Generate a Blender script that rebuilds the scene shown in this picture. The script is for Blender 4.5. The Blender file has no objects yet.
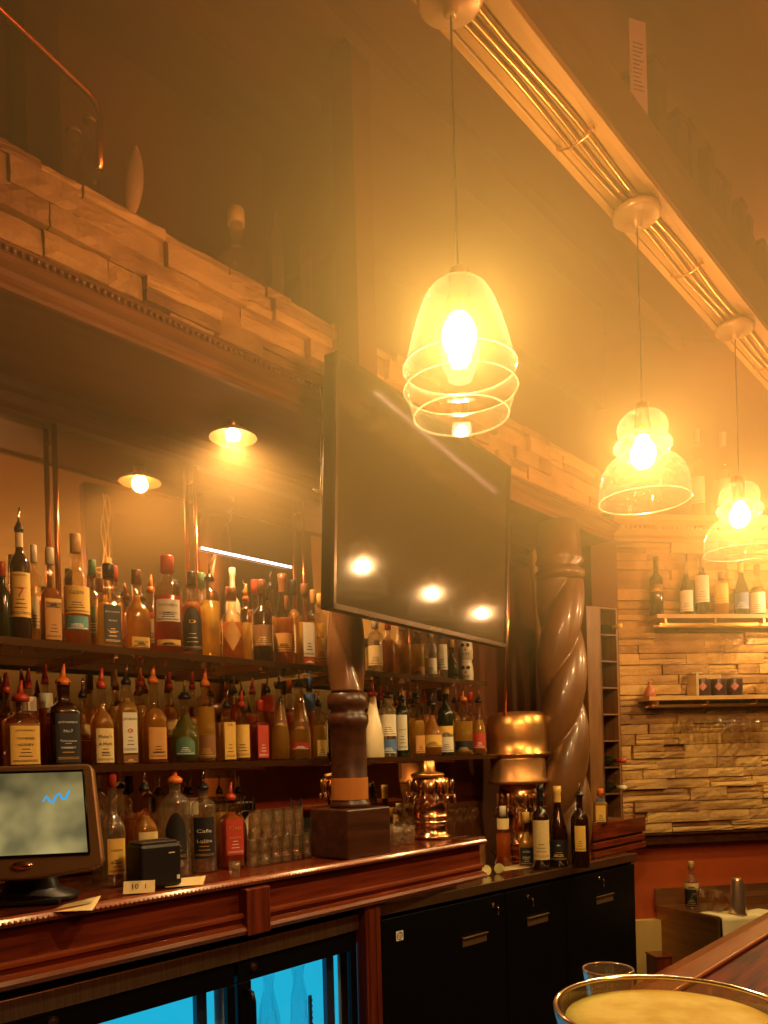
import bpy, math, random
from math import pi, sin, cos, radians, atan, atan2, sqrt
from mathutils import Vector, Matrix
random.seed(7)
SC = bpy.context.scene
COL = SC.collection

# ------------------------------------------------------------------ camera
FPX, YP, H = 780.0, 756.3, 1.42            # focal length in px, eye-level row, eye height
TH, RO = atan(701/780.0), atan(.0262)      # heading from +X, roll
FW = Vector((cos(TH), sin(TH), 0)); RT = Vector((sin(TH), -cos(TH), 0)); UP = Vector((0, 0, 1))
cam = bpy.data.objects.new('camera', bpy.data.cameras.new('camera')); COL.objects.link(cam)
cr, sr = cos(RO), sin(RO)
cx = Vector((RT.x*cr, RT.y*cr, -sr)).normalized()
cy = Vector((RT.x*sr, RT.y*sr, cr)).normalized()
cz = -FW
cam.matrix_world = Matrix(((cx.x, cy.x, cz.x, 0), (cx.y, cy.y, cz.y, 0), (cx.z, cy.z, cz.z, H), (0, 0, 0, 1)))
cam.data.sensor_fit = 'VERTICAL'; cam.data.sensor_height = 36; cam.data.lens = 36*FPX/1024
cam.data.shift_y = (YP-512)/1024; cam.data.clip_start = .02
SC.camera = cam


def ray(x, y):
    a, b = x-384, YP-y
    return FW + (a*cr+b*sr)/FPX*RT + (-a*sr+b*cr)/FPX*UP
EYE = Vector((0, 0, H))
def onY(x, y, Y): d = ray(x, y); return EYE + d*(Y/d.y)
def onZ(x, y, Z): d = ray(x, y); return EYE + d*((Z-H)/d.z)
def atD(x, y, D): return EYE + ray(x, y)*D

# ------------------------------------------------------------------ world, exposure, lights
HAZE = .20
w = bpy.data.worlds.new('world'); SC.world = w; w.use_nodes = True
w.node_tree.nodes['Background'].inputs[0].default_value = (1, .5, .2, 1)
w.node_tree.nodes['Background'].inputs[1].default_value = .02
WN, WL = w.node_tree.nodes, w.node_tree.links       # golden haze added in the upper room to imitate lens glow, thinning towards eye level
_g = WN.new('ShaderNodeNewGeometry'); _s = WN.new('ShaderNodeSeparateXYZ'); WL.new(_g.outputs['Position'], _s.inputs[0])
_r = WN.new('ShaderNodeMapRange'); _r.interpolation_type = 'SMOOTHSTEP'; _r.inputs['From Min'].default_value = 1.5; _r.inputs['From Max'].default_value = 2.4
_r.inputs['To Min'].default_value = 0.0; _r.inputs['To Max'].default_value = HAZE; WL.new(_s.outputs['Z'], _r.inputs['Value'])
_v = WN.new('ShaderNodeVolumeScatter'); _v.inputs['Color'].default_value = (1, .78, .34, 1); _v.inputs['Anisotropy'].default_value = .4; WL.new(_r.outputs[0], _v.inputs['Density'])
_a = WN.new('ShaderNodeVolumeAbsorption'); _a.inputs['Color'].default_value = (1, .30, .04, 1)
_m = WN.new('ShaderNodeMath'); _m.operation = 'MULTIPLY'; _m.inputs[1].default_value = 1.5; WL.new(_r.outputs[0], _m.inputs[0]); WL.new(_m.outputs[0], _a.inputs['Density'])
_d = WN.new('ShaderNodeAddShader'); WL.new(_v.outputs[0], _d.inputs[0]); WL.new(_a.outputs[0], _d.inputs[1]); WL.new(_d.outputs[0], WN['World Output'].inputs['Volume'])
w.cycles.volume_step_size = .35; w.cycles.homogeneous_volume = False; w.cycles.volume_sampling = 'MULTIPLE_IMPORTANCE'
SC.view_settings.view_transform = 'Standard'; SC.view_settings.look = 'None'
SC.view_settings.exposure = 0.15; SC.view_settings.gamma = 1; SC.view_settings.use_curve_mapping = False
cyc = SC.cycles
cyc.use_denoising = True; cyc.max_bounces = 10; cyc.transparent_max_bounces = 40
cyc.transmission_bounces = 8; cyc.glossy_bounces = 5; cyc.diffuse_bounces = 3; cyc.volume_bounces = 0
cyc.caustics_reflective = False; cyc.caustics_refractive = False; cyc.sample_clamp_indirect = 4
LAMP_COL = (1, .79, .32)
LAMP_X = [1.318, 2.22, 3.08, 3.94, 4.80]
LAMP_Y, LAMP_Z = .945, 2.284
LAMP_W = 28

def point(name, loc, power, col, rad=.03):
    l = bpy.data.lights.new(name, 'POINT'); l.energy = power; l.color = col; l.shadow_soft_size = rad
    o = bpy.data.objects.new(name, l); COL.objects.link(o); o.location = loc; return o
def area(name, loc, size, power, col, rot=(0, 0, 0), sy=None):
    l = bpy.data.lights.new(name, 'AREA'); l.energy = power; l.color = col; l.size = size
    if sy: l.shape = 'RECTANGLE'; l.size_y = sy
    o = bpy.data.objects.new(name, l); COL.objects.link(o); o.location = loc; o.rotation_euler = rot; return o
for X in LAMP_X: point('pendant_light', (X, LAMP_Y, LAMP_Z), LAMP_W, LAMP_COL, .022)
point('added_fill_light', (.9, -1.5, 2.95), 95, (1, .52, .20), .20)  # unseen fill light added behind the viewpoint to brighten counter and ceiling
point('added_ceiling_fill', (4.5, 1.1, 3.62), 16, (1, .55, .2), .06)  # unseen light added out of frame to brighten the ceiling over the beam
DL = onZ(233, 436, 2.515)
for X in (DL.x,):
    l = bpy.data.lights.new('downlight_light', 'SPOT'); l.energy = 55; l.color = (1, .66, .28)
    l.spot_size = radians(150); l.spot_blend = .6; l.shadow_soft_size = .03
    o = bpy.data.objects.new('downlight_light', l); COL.objects.link(o); o.location = (X, DL.y, 2.50)

# ------------------------------------------------------------------ materials
MATS = {}
def nodes(name):
    m = bpy.data.materials.new(name); m.use_nodes = True; nt = m.node_tree
    return m, nt, nt.nodes, nt.links, nt.nodes['Principled BSDF']
def mat(name, col, rough=.5, metal=0, noise=0, scale=20, stretch=(1, 1, 1), bump=0, spec=.5, col2=None, coat=0):
    if name in MATS: return MATS[name]
    m, nt, N, L, P = nodes(name)
    P.inputs['Base Color'].default_value = (*col, 1); P.inputs['Roughness'].default_value = rough
    P.inputs['Metallic'].default_value = metal; P.inputs['Specular IOR Level'].default_value = spec
    P.inputs['Coat Weight'].default_value = coat; P.inputs['Coat Roughness'].default_value = .12
    if noise or bump:
        tc = N.new('ShaderNodeTexCoord'); mp = N.new('ShaderNodeMapping'); nz = N.new('ShaderNodeTexNoise')
        mp.inputs['Scale'].default_value = stretch; nz.inputs['Scale'].default_value = scale; nz.inputs['Detail'].default_value = 5
        L.new(tc.outputs['Object'], mp.inputs[0]); L.new(mp.outputs[0], nz.inputs['Vector'])
        if noise:
            r = N.new('ShaderNodeValToRGB'); c2 = col2 or tuple(c*(1-noise) for c in col)
            r.color_ramp.elements[0].position = .35; r.color_ramp.elements[1].position = .65
            r.color_ramp.elements[0].color = (*c2, 1); r.color_ramp.elements[1].color = (*col, 1)
            L.new(nz.outputs[0], r.inputs[0]); L.new(r.outputs[0], P.inputs['Base Color'])
        if bump:
            b = N.new('ShaderNodeBump'); b.inputs['Strength'].default_value = bump; b.inputs['Distance'].default_value = .01
            L.new(nz.outputs[0], b.inputs['Height']); L.new(b.outputs[0], P.inputs['Normal'])
    MATS[name] = m; return m

def shell_glass(name, tint, gl=.06, diff=0.0, dcol=(1, .9, .7), speck=0, rough=.03):
    """thin glass: see-through with a fresnel gloss, optionally a little milky or seeded"""
    if name in MATS: return MATS[name]
    m, nt, N, L, P = nodes(name); N.remove(P); out = N['Material Output']
    tr = N.new('ShaderNodeBsdfTransparent'); tr.inputs[0].default_value = (*tint, 1)
    g = N.new('ShaderNodeBsdfGlossy'); g.inputs['Roughness'].default_value = rough; g.inputs[0].default_value = (1, 1, 1, 1)
    lw = N.new('ShaderNodeLayerWeight'); lw.inputs[0].default_value = .5
    pw = N.new('ShaderNodeMath'); pw.operation = 'POWER'; pw.inputs[1].default_value = 3.0; L.new(lw.outputs['Facing'], pw.inputs[0])
    ad = N.new('ShaderNodeMath'); ad.operation = 'ADD'; ad.use_clamp = True; ad.inputs[1].default_value = gl; L.new(pw.outputs[0], ad.inputs[0])
    src = tr
    if diff or speck:
        tl = N.new('ShaderNodeBsdfTranslucent'); tl.inputs[0].default_value = (*dcol, 1)
        df = N.new('ShaderNodeBsdfDiffuse'); df.inputs[0].default_value = (*dcol, 1)
        m1 = N.new('ShaderNodeMixShader'); m1.inputs[0].default_value = .5; L.new(df.outputs[0], m1.inputs[1]); L.new(tl.outputs[0], m1.inputs[2])
        m2 = N.new('ShaderNodeMixShader'); L.new(tr.outputs[0], m2.inputs[1]); L.new(m1.outputs[0], m2.inputs[2])
        fa = N.new('ShaderNodeMath'); fa.operation = 'MULTIPLY_ADD'; fa.use_clamp = True; fa.inputs[1].default_value = .07; fa.inputs[2].default_value = diff
        pw2 = N.new('ShaderNodeMath'); pw2.operation = 'POWER'; pw2.inputs[1].default_value = 4.0; L.new(lw.outputs['Facing'], pw2.inputs[0]); L.new(pw2.outputs[0], fa.inputs[0])
        if speck:
            tc = N.new('ShaderNodeTexCoord'); vo = N.new('ShaderNodeTexVoronoi'); vo.inputs['Scale'].default_value = 130
            L.new(tc.outputs['Object'], vo.inputs['Vector'])
            lt = N.new('ShaderNodeMath'); lt.operation = 'LESS_THAN'; lt.inputs[1].default_value = .3; L.new(vo.outputs['Distance'], lt.inputs[0])
            mu = N.new('ShaderNodeMath'); mu.operation = 'MULTIPLY_ADD'; mu.use_clamp = True; mu.inputs[1].default_value = speck
            L.new(lt.outputs[0], mu.inputs[0]); L.new(fa.outputs[0], mu.inputs[2]); L.new(mu.outputs[0], m2.inputs[0])
        else: L.new(fa.outputs[0], m2.inputs[0])
        src = m2
    mx = N.new('ShaderNodeMixShader'); L.new(ad.outputs[0], mx.inputs[0]); L.new(src.outputs[0], mx.inputs[1]); L.new(g.outputs[0], mx.inputs[2])
    L.new(mx.outputs[0], out.inputs['Surface']); MATS[name] = m; return m

def liquid(name, col, body=.5):
    if name in MATS: return MATS[name]
    m, nt, N, L, P = nodes(name); N.remove(P); out = N['Material Output']
    tr = N.new('ShaderNodeBsdfTransparent'); tr.inputs[0].default_value = (*[c**.6 for c in col], 1)
    tl = N.new('ShaderNodeBsdfTranslucent'); tl.inputs[0].default_value = (*col, 1)
    df = N.new('ShaderNodeBsdfPrincipled'); df.inputs['Base Color'].default_value = (*col, 1); df.inputs['Roughness'].default_value = .12
    a = N.new('ShaderNodeMixShader'); a.inputs[0].default_value = .5; L.new(tl.outputs[0], a.inputs[1]); L.new(df.outputs[0], a.inputs[2])
    b = N.new('ShaderNodeMixShader'); b.inputs[0].default_value = body; L.new(tr.outputs[0], b.inputs[1]); L.new(a.outputs[0], b.inputs[2])
    L.new(b.outputs[0], out.inputs['Surface']); MATS[name] = m; return m

def true_glass(name, col, rough=0.0, ior=1.45):
    if name in MATS: return MATS[name]
    m, nt, N, L, P = nodes(name); N.remove(P)
    g = N.new('ShaderNodeBsdfGlass'); g.inputs[0].default_value = (*col, 1); g.inputs['Roughness'].default_value = rough; g.inputs['IOR'].default_value = ior
    tr = N.new('ShaderNodeBsdfTransparent'); tr.inputs[0].default_value = (*col, 1)
    mx = N.new('ShaderNodeMixShader'); mx.inputs[0].default_value = .35; L.new(g.outputs[0], mx.inputs[1]); L.new(tr.outputs[0], mx.inputs[2])
    L.new(mx.outputs[0], N['Material Output'].inputs['Surface']); MATS[name] = m; return m

def glow(name, col, s, see_through=False):
    if name in MATS: return MATS[name]
    m, nt, N, L, P = nodes(name); N.remove(P); out = N['Material Output']
    e = N.new('ShaderNodeEmission'); e.inputs[0].default_value = (*col, 1); e.inputs[1].default_value = s
    if see_through:
        tr = N.new('ShaderNodeBsdfTransparent'); a = N.new('ShaderNodeAddShader'); L.new(e.outputs[0], a.inputs[0]); L.new(tr.outputs[0], a.inputs[1])
        L.new(a.outputs[0], out.inputs['Surface'])
    else: L.new(e.outputs[0], out.inputs['Surface'])
    MATS[name] = m; return m

RED_WOOD = mat('mahogany', (.20, .032, .010), .22, noise=.6, scale=3, stretch=(1, 14, 14), coat=.5)
RED_WOOD_V = mat('mahogany_upright', (.20, .034, .012), .28, noise=.6, scale=3, stretch=(14, 14, 1), coat=.3)
DARK_WOOD = mat('dark_wood', (.075, .022, .008), .35, noise=.5, scale=4, stretch=(1, 10, 10))
MOULD = mat('moulding_wood', (.24, .085, .028), .35, noise=.4, scale=4, stretch=(1, 12, 12), coat=.3)
SOFFIT = mat('soffit_wood', (.16, .05, .015), .5, noise=.4, scale=3, stretch=(1, 6, 6))
BROWN_WALL = mat('brown_wall', (.17, .048, .010), .7, noise=.3, scale=3)
CEIL = mat('ceiling_boards', (.17, .050, .012), .75, noise=.35, scale=2, stretch=(1, 8, 8))
ORANGE = mat('orange_wall', (.50, .085, .012), .6, noise=.2, scale=3)
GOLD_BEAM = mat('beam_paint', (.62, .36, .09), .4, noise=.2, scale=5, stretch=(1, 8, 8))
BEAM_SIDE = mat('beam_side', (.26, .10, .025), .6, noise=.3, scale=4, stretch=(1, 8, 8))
BRASS = mat('brass', (.85, .5, .16), .28, 1)
COPPER = mat('copper', (.80, .30, .12), .22, 1, bump=.05, scale=30)
COPPER_WORN = mat('worn_copper', (.82, .42, .13), .33, .9, noise=.25, scale=9, bump=.1)
STEEL = mat('brushed_steel', (.80, .56, .34), .34, 1, noise=.25, scale=6, stretch=(40, 1, 1))
CHROME = mat('chrome', (.85, .78, .68), .10, 1)
BLACK = mat('black_paint', (.0035, .003, .003), .35, spec=.25)
BLACKM = mat('black_plastic', (.012, .010, .009), .4, bump=.1, scale=200)
FLOOR = mat('floor_tile', (.05, .02, .012), .35, noise=.4, scale=6)
CREAM = mat('cream_paper', (.80, .62, .30), .7, noise=.12, scale=30)
WHITE = mat('white_paper', (.80, .74, .62), .7)
INK = mat('ink', (.03, .012, .01), .6)
GOLDINK = mat('gold_ink', (.75, .45, .12), .4, .4)
REDINK = mat('red_ink', (.55, .05, .02), .5)
WHITEINK = mat('white_ink', (.85, .80, .70), .6)
CLEAR = shell_glass('clear_glass', (.90, .84, .70), .15, .10, (1, .82, .52))
THIN = shell_glass('thin_glass', (.97, .95, .90), .05)
SHADE = shell_glass('lamp_glass', (1, .985, .94), .02, .004, (1, .95, .80))
SEEDED = shell_glass('seeded_lamp_glass', (1, .985, .94), .02, .004, (1, .95, .80), speck=.09)
BULB = glow('bulb_glow', (1, .86, .55), 9.0, True)
FILAMENT = glow('filament_glow', (1, .9, .65), 30.0, True)

# ------------------------------------------------------------------ mesh helpers
class MB:
    def __init__(s): s.v, s.f, s.sm = [], [], []
    def add(s, vs, fs, smooth=False):
        n = len(s.v); s.v += [tuple(v) for v in vs]
        for f in fs: s.f.append([n+i for i in f]); s.sm.append(smooth)
        return s
    def box(s, x0, x1, y0, y1, z0, z1, M=None):
        vs = [Vector((x, y, z)) for z in (z0, z1) for y in (y0, y1) for x in (x0, x1)]
        if M: vs = [M @ v for v in vs]
        return s.add(vs, [(0, 2, 3, 1), (4, 5, 7, 6), (0, 1, 5, 4), (2, 6, 7, 3), (0, 4, 6, 2), (1, 3, 7, 5)])
    def loft(s, prof, n=24, p=2.0, sx=1, sy=1, M=None, cap0=True, cap1=True, smooth=True, twist=None):
        """stack of closed sections; prof = [(r, z)], p = superellipse power"""
        vs = []
        for (r, z) in prof:
            for k in range(n):
                a = 2*pi*k/n
                q = (abs(cos(a))**p+abs(sin(a))**p)**(-1/p)
                rr = r*q
                if twist: rr *= twist(a, z)
                v = Vector((rr*cos(a)*sx, rr*sin(a)*sy, z)); vs.append(M @ v if M else v)
        fs = []
        for i in range(len(prof)-1):
            for k in range(n):
                k2 = (k+1) % n; fs.append((i*n+k, i*n+k2, (i+1)*n+k2, (i+1)*n+k))
        s.add(vs, fs, smooth)
        m = len(s.v)-len(vs)
        if cap0: s.f.append([m+k for k in range(n)][::-1]); s.sm.append(False)
        if cap1: s.f.append([m+(len(prof)-1)*n+k for k in range(n)]); s.sm.append(False)
        return s
    def tube(s, pts, r, n=8, cap=True):
        pts = [Vector(p) for p in pts]; vs = []; ref = None
        for i, p in enumerate(pts):
            t = (pts[min(i+1, len(pts)-1)]-pts[max(i-1, 0)]).normalized()
            if ref is None: ref = t.orthogonal().normalized()
            ref = (ref-t*ref.dot(t)).normalized(); b = t.cross(ref)
            rr = r[i] if isinstance(r, (list, tuple)) else r
            for k in range(n): a = 2*pi*k/n; vs.append(p+ref*cos(a)*rr+b*sin(a)*rr)
        fs = [(i*n+k, i*n+(k+1) % n, (i+1)*n+(k+1) % n, (i+1)*n+k) for i in range(len(pts)-1) for k in range(n)]
        s.add(vs, fs, True); m = len(s.v)-len(vs)
        if cap:
            s.f.append([m+k for k in range(n)][::-1]); s.sm.append(False)
            s.f.append([m+(len(pts)-1)*n+k for k in range(n)]); s.sm.append(False)
        return s
    def extrude_x(s, prof, x0, x1, smooth=False):
        """closed profile [(y, z)] run along X"""
        n = len(prof); vs = [(x, y, z) for x in (x0, x1) for (y, z) in prof]
        fs = [(k, (k+1) % n, n+(k+1) % n, n+k) for k in range(n)]
        s.add(vs, fs, smooth); m = len(s.v)-len(vs)
        s.f.append([m+k for k in range(n)][::-1]); s.f.append([m+n+k for k in range(n)]); s.sm += [False, False]
        return s
    def sphere(s, c, r, n=8, m=6, sz=1):
        c = Vector(c)
        prof = [(max(1e-4, r*sin(pi*i/m)), -r*cos(pi*i/m)*sz) for i in range(m+1)]
        return s.loft(prof, n, M=Matrix.Translation(c))
    def build(s, name, m, parent=None, bevel=0, loc=None, rot=None):
        me = bpy.data.meshes.new(name); me.from_pydata(s.v, [], s.f); me.update()
        me.polygons.foreach_set('use_smooth', s.sm)
        me.materials.append(m)
        o = bpy.data.objects.new(name, me); COL.objects.link(o)
        if parent: o.parent = parent
        if loc is not None: o.location = loc
        if rot is not None: o.rotation_euler = rot
        if bevel:
            b = o.modifiers.new('bevel', 'BEVEL'); b.width = bevel; b.segments = 2; b.limit_method = 'ANGLE'; b.angle_limit = radians(40)
        return o

def tag(o, label, cat, group=None):
    o['label'] = label; o['category'] = cat
    if group: o['group'] = group
    return o
def thing(name, label, cat, loc=(0, 0, 0), rz=0, group=None):
    o = bpy.data.objects.new(name, None); COL.objects.link(o); o.location = loc; o.rotation_euler = (0, 0, rz)
    o.empty_display_size = .05
    return tag(o, label, cat, group)
def struct(o): o['kind'] = 'structure'; return o
def copy_tree(o, parent=None):
    c = o.copy(); COL.objects.link(c)
    if parent: c.parent = parent
    for ch in list(o.children): copy_tree(ch, c)
    return c

TEXT = {}
def lettering(txt, size, width=None):
    """verts and faces of a line of writing, centred"""
    k = (txt, size, width)
    if k in TEXT: return TEXT[k]
    cu = bpy.data.curves.new('writing', 'FONT'); cu.body = txt; cu.size = size; cu.align_x = 'CENTER'; cu.align_y = 'CENTER'; cu.resolution_u = 2
    o = bpy.data.objects.new('writing', cu); COL.objects.link(o)
    dg = bpy.context.evaluated_depsgraph_get(); me = o.evaluated_get(dg).to_mesh()
    vs = [(v.co.x, v.co.y) for v in me.vertices]; fs = [tuple(p.vertices) for p in me.polygons]
    o.evaluated_get(dg).to_mesh_clear(); bpy.data.objects.remove(o); bpy.data.curves.remove(cu)
    if vs and width:
        wx = max(v[0] for v in vs)-min(v[0] for v in vs)
        if wx > 0: s = width/wx; vs = [(a*s, b*(s if s < 1 else 1)) for a, b in vs]
    TEXT[k] = (vs, fs); return TEXT[k]

# ------------------------------------------------------------------ room shell
FD = (RT*cos(radians(8))+FW*sin(radians(8))); FN = Vector((FD.y, -FD.x, 0))   # stone wall: along, outward normal
if FN.dot(FW) > 0: FN = -FN
W0 = atD(690, 760, 4.6); W0.z = 0
YB = 2.42          # mirror wall
def bx(name, x0, x1, y0, y1, z0, z1, m, M=None): return MB().box(x0, x1, y0, y1, z0, z1, M).build(name, m)
struct(bx('floor', -2.6, 8.4, -4.2, 3.2, -.1, 0, FLOOR))
struct(bx('ceiling', -2.6, 8.4, -4.2, 3.2, 3.87, 4.0, CEIL))
struct(bx('wall_back', -2.6, 4.4, YB+.012, YB+.15, 0, 3.87, BROWN_WALL))
struct(bx('wall_left', -2.7, -2.5, -4.2, 2.6, 0, 3.87, BROWN_WALL))
struct(bx('wall_front', -2.6, 8.4, -4.3, -4.1, 0, 3.87, BROWN_WALL))
struct(bx('wall_right', 8.2, 8.4, -4.2, 2.6, 0, 3.87, BROWN_WALL))
def wallM(t=0, out=0, z=0):
    """frame on the stone wall: x along it to the right, y into the wall, z up"""
    o = W0+FD*t+FN*out
    return Matrix(((FD.x, -FN.x, 0, o.x), (FD.y, -FN.y, 0, o.y), (0, 0, 1, z), (0, 0, 0, 1)))
WM = wallM()
struct(bx('wall_far', -.62, 4.5, .05, .2, 0, .95, ORANGE, WM))
struct(bx('wall_far_upper', -.62, 4.5, .05, .2, .95, 3.87, BROWN_WALL, WM))
# mirror on the back wall
mir = mat('mirror_silver', (.80, .66, .48), .03, 1)
o = MB().box(-.6, 2.98, YB-.006, YB+.010, 1.07, 2.53).build('mirror', mir)
tag(o, 'wide wall mirror behind the bottle shelves', 'mirror')

def stones(x0, x1, z0, z1, ch, M, m, seed, dmin=.012, dmax=.045, lmin=.10, lmax=.34):
    rnd = random.Random(seed); b = MB(); z = z0
    while z < z1-.012:
        hh = min(rnd.uniform(ch*.7, ch*1.25), z1-z)
        if z1-(z+hh) < ch*.4: hh = z1-z
        x = x0-rnd.uniform(0, .15)
        while x < x1:
            ln = rnd.uniform(lmin, lmax); xa, xb = max(x, x0), min(x+ln, x1)
            if xb-xa > .01:
                d = rnd.uniform(dmin, dmax); g = .0016
                sub = 1 if rnd.random() < .6 or hh < ch*.9 else 2
                for k in range(sub):
                    za = z+hh*k/sub; zb = z+hh*(k+1)/sub; dd = d*(1 if k == 0 else rnd.uniform(.5, 1.2))
                    vs = []
                    nx, nz = 5, 3
                    for i in range(nx+1):
                        for j in range(nz+1):
                            e = (i in (0, nx)) or (j in (0, nz))
                            vs.append((xa+g+(xb-xa-2*g)*i/nx, -(dd-(.004 if e else 0)+rnd.uniform(-.003, .003)), za+g+(zb-za-2*g)*j/nz))
                    base = [(xa+g, 0, za+g), (xa+g, 0, zb-g), (xb-g, 0, zb-g), (xb-g, 0, za+g)]
                    W = nz+1
                    fs = [(i*W+j, (i+1)*W+j, (i+1)*W+j+1, i*W+j+1) for i in range(nx) for j in range(nz)]
                    n0 = len(vs); vs += base
                    fs.append([n0, n0+1]+[j for j in range(nz, -1, -1)])
                    fs.append([n0+2, n0+3]+[nx*W+j for j in range(nz+1)])
                    fs.append([n0+1, n0+2]+[i*W+nz for i in range(nx, -1, -1)])
                    fs.append([n0+3, n0]+[i*W for i in range(nx+1)])
                    b.add([M @ Vector(v) for v in vs], fs)
            x += ln
        z += hh
    return b
def stone_mat(name, c1, c2):
    m, nt, N, L, P = nodes(name)
    tc = N.new('ShaderNodeTexCoord'); n1 = N.new('ShaderNodeTexNoise'); n1.inputs['Scale'].default_value = 3.2; n1.inputs['Detail'].default_value = 8
    n2 = N.new('ShaderNodeTexNoise'); n2.inputs['Scale'].default_value = 38; n2.inputs['Detail'].default_value = 8
    geo = N.new('ShaderNodeNewGeometry')
    r = N.new('ShaderNodeValToRGB'); r.color_ramp.elements[0].position = .3; r.color_ramp.elements[1].position = .72
    r.color_ramp.elements[0].color = (*c1, 1); r.color_ramp.elements[1].color = (*c2, 1)
    mx = N.new('ShaderNodeMath'); mx.operation = 'MULTIPLY_ADD'; mx.inputs[1].default_value = .32
    L.new(tc.outputs['Object'], n1.inputs['Vector']); L.new(tc.outputs['Object'], n2.inputs['Vector'])
    L.new(geo.outputs['Random Per Island'], mx.inputs[0]); 
    sb = N.new('ShaderNodeMath'); sb.operation = 'SUBTRACT'; sb.inputs[1].default_value = .13; L.new(n1.outputs[0], sb.inputs[0]); L.new(sb.outputs[0], mx.inputs[2])
    L.new(mx.outputs[0], r.inputs[0]); L.new(r.outputs[0], P.inputs['Base Color']); P.inputs['Roughness'].default_value = .75
    bp = N.new('ShaderNodeBump'); bp.inputs['Strength'].default_value = .6; bp.inputs['Distance'].default_value = .012
    L.new(n2.outputs[0], bp.inputs['Height']); L.new(bp.outputs[0], P.inputs['Normal'])
    return m
STONE = stone_mat('ledger_stone', (.22, .09, .026), (.62, .36, .11))
# stone parapet over the bar (front face Y=1.94) with its box behind
struct(bx('wall_parapet', -.6, 3.98, 1.95, YB+.01, 2.66, 2.93, BROWN_WALL))
o = stones(-.6, 3.98, 2.645, 2.945, .072, Matrix.Translation((0, 1.95, 0)), STONE, 3).build('wall_stone_band', STONE); struct(o)
# soffit underside and crown moulding
struct(bx('ceiling_soffit', -.6, 4.05, 1.9, YB+.01, 2.57, 2.645, SOFFIT))
def crown(x0, x1, name):
    b = MB()
    P = [(1.915, 2.655), (1.86, 2.655), (1.855, 2.648), (1.862, 2.642), (1.862, 2.628), (1.856, 2.622), (1.868, 2.612), (1.885, 2.602), (1.893, 2.592),
         (1.893, 2.588), (1.886, 2.584), (1.886, 2.575), (1.894, 2.570), (1.90, 2.562), (1.915, 2.562)]
    b.extrude_x(P, x0, x1)
    x = x0
    while x < x1:
        b.sphere((x, 1.856, 2.635), .0075, 6, 4); x += .019
    return b.build(name, MOULD)
struct(crown(-.6, 4.02, 'trim_1'))
# beam board along the top of the mirror, and picture rail
b = MB(); b.extrude_x([(YB+.01, 2.57), (2.33, 2.57), (2.33, 2.54), (2.35, 2.53), (2.35, 2.50), (2.37, 2.49), (YB-.007, 2.49), (YB-.007, 2.53), (YB+.01, 2.53)], -.6, 3.9)
struct(b.build('trim_2', DARK_WOOD))
# bulkhead above the parapet on the right
struct(bx('wall_bulkhead', 2.06, 4.1, 1.95, YB+.01, 3.33, 3.87, BROWN_WALL))
struct(bx('wall_bulkhead_panel', 2.10, 4.1, 2.02, YB+.01, 2.93, 3.33, BROWN_WALL))
b = MB(); b.box(1.93, 2.02, 1.80, 1.90, 2.66, 3.87); b.box(1.92, 2.03, 1.79, 1.91, 2.66, 2.70); struct(b.build('column_post', BROWN_WALL))
# ceiling joists running with the bar
for i, Y in enumerate((.30, 1.30, 1.52, 1.74, 2.08)):
    struct(bx('ceiling_joist', -2.5, 8, Y, Y+.035, 3.80, 3.87, CEIL))

# stone wall, its trims, rail, orange dado
o = stones(-.46, 3.2, .935, 2.62, .062, WM, STONE, 11, .038, .064, .12, .42).build('wall_stone', STONE); struct(o)
b = MB(); b.box(-.5, 3.2, -.03, .05, .865, .93, WM); b.box(-.5, 3.2, -.045, .05, .918, .932, WM); struct(b.build('baseboard_far', DARK_WOOD, bevel=.004))
b = MB()
prof = [(.05, 2.62), (-.06, 2.62), (-.07, 2.635), (-.10, 2.645), (-.12, 2.67), (-.12, 2.70), (-.15, 2.72), (-.15, 2.75), (.05, 2.75)]
n = len(prof); vs = [WM @ Vector((x, y, z)) for x in (-.5, 3.2) for y, z in prof]
b.add(vs, [(k, (k+1) % n, n+(k+1) % n, n+k) for k in range(n)]+[tuple(range(n))[::-1], tuple(range(n, 2*n))])
x = -.5
while x < 1.6:
    b.sphere(WM @ Vector((x, -.125, 2.685)), .011, 6, 4); x += .028
struct(b.build('trim_3', mat('far_moulding', (.42, .22, .06), .5)))
struct(bx('wall_pilaster', -.62, -.465, -.09, .05, .93, 2.62, BROWN_WALL, WM))
struct(bx('baseboard_white', -1.2, .6, .0, .05, .0, .42, mat('white_dado', (.62, .42, .13), .6), WM))

# ------------------------------------------------------------------ golden ceiling beam with conduits
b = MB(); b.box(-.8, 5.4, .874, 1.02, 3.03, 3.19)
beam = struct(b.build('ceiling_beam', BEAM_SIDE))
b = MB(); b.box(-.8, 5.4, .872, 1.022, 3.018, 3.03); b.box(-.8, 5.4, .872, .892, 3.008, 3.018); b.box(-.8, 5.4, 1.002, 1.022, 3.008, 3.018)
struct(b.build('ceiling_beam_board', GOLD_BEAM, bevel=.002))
for k, (yy, rr) in enumerate(((.925, .008), (.95, .006), (.972, .005))):
    pts = [(-.8+i*.1, yy+.004*sin(i*.9+k), 3.009-(rr*.2)) for i in range(62)]
    o = MB().tube(pts, rr, 8).build('conduit', BRASS)
    tag(o, ['thick conduit on the underside of the golden ceiling beam', 'middle conduit on the underside of the golden ceiling beam', 'thin conduit nearest the bar side of the golden ceiling beam'][k], 'conduit')
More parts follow.
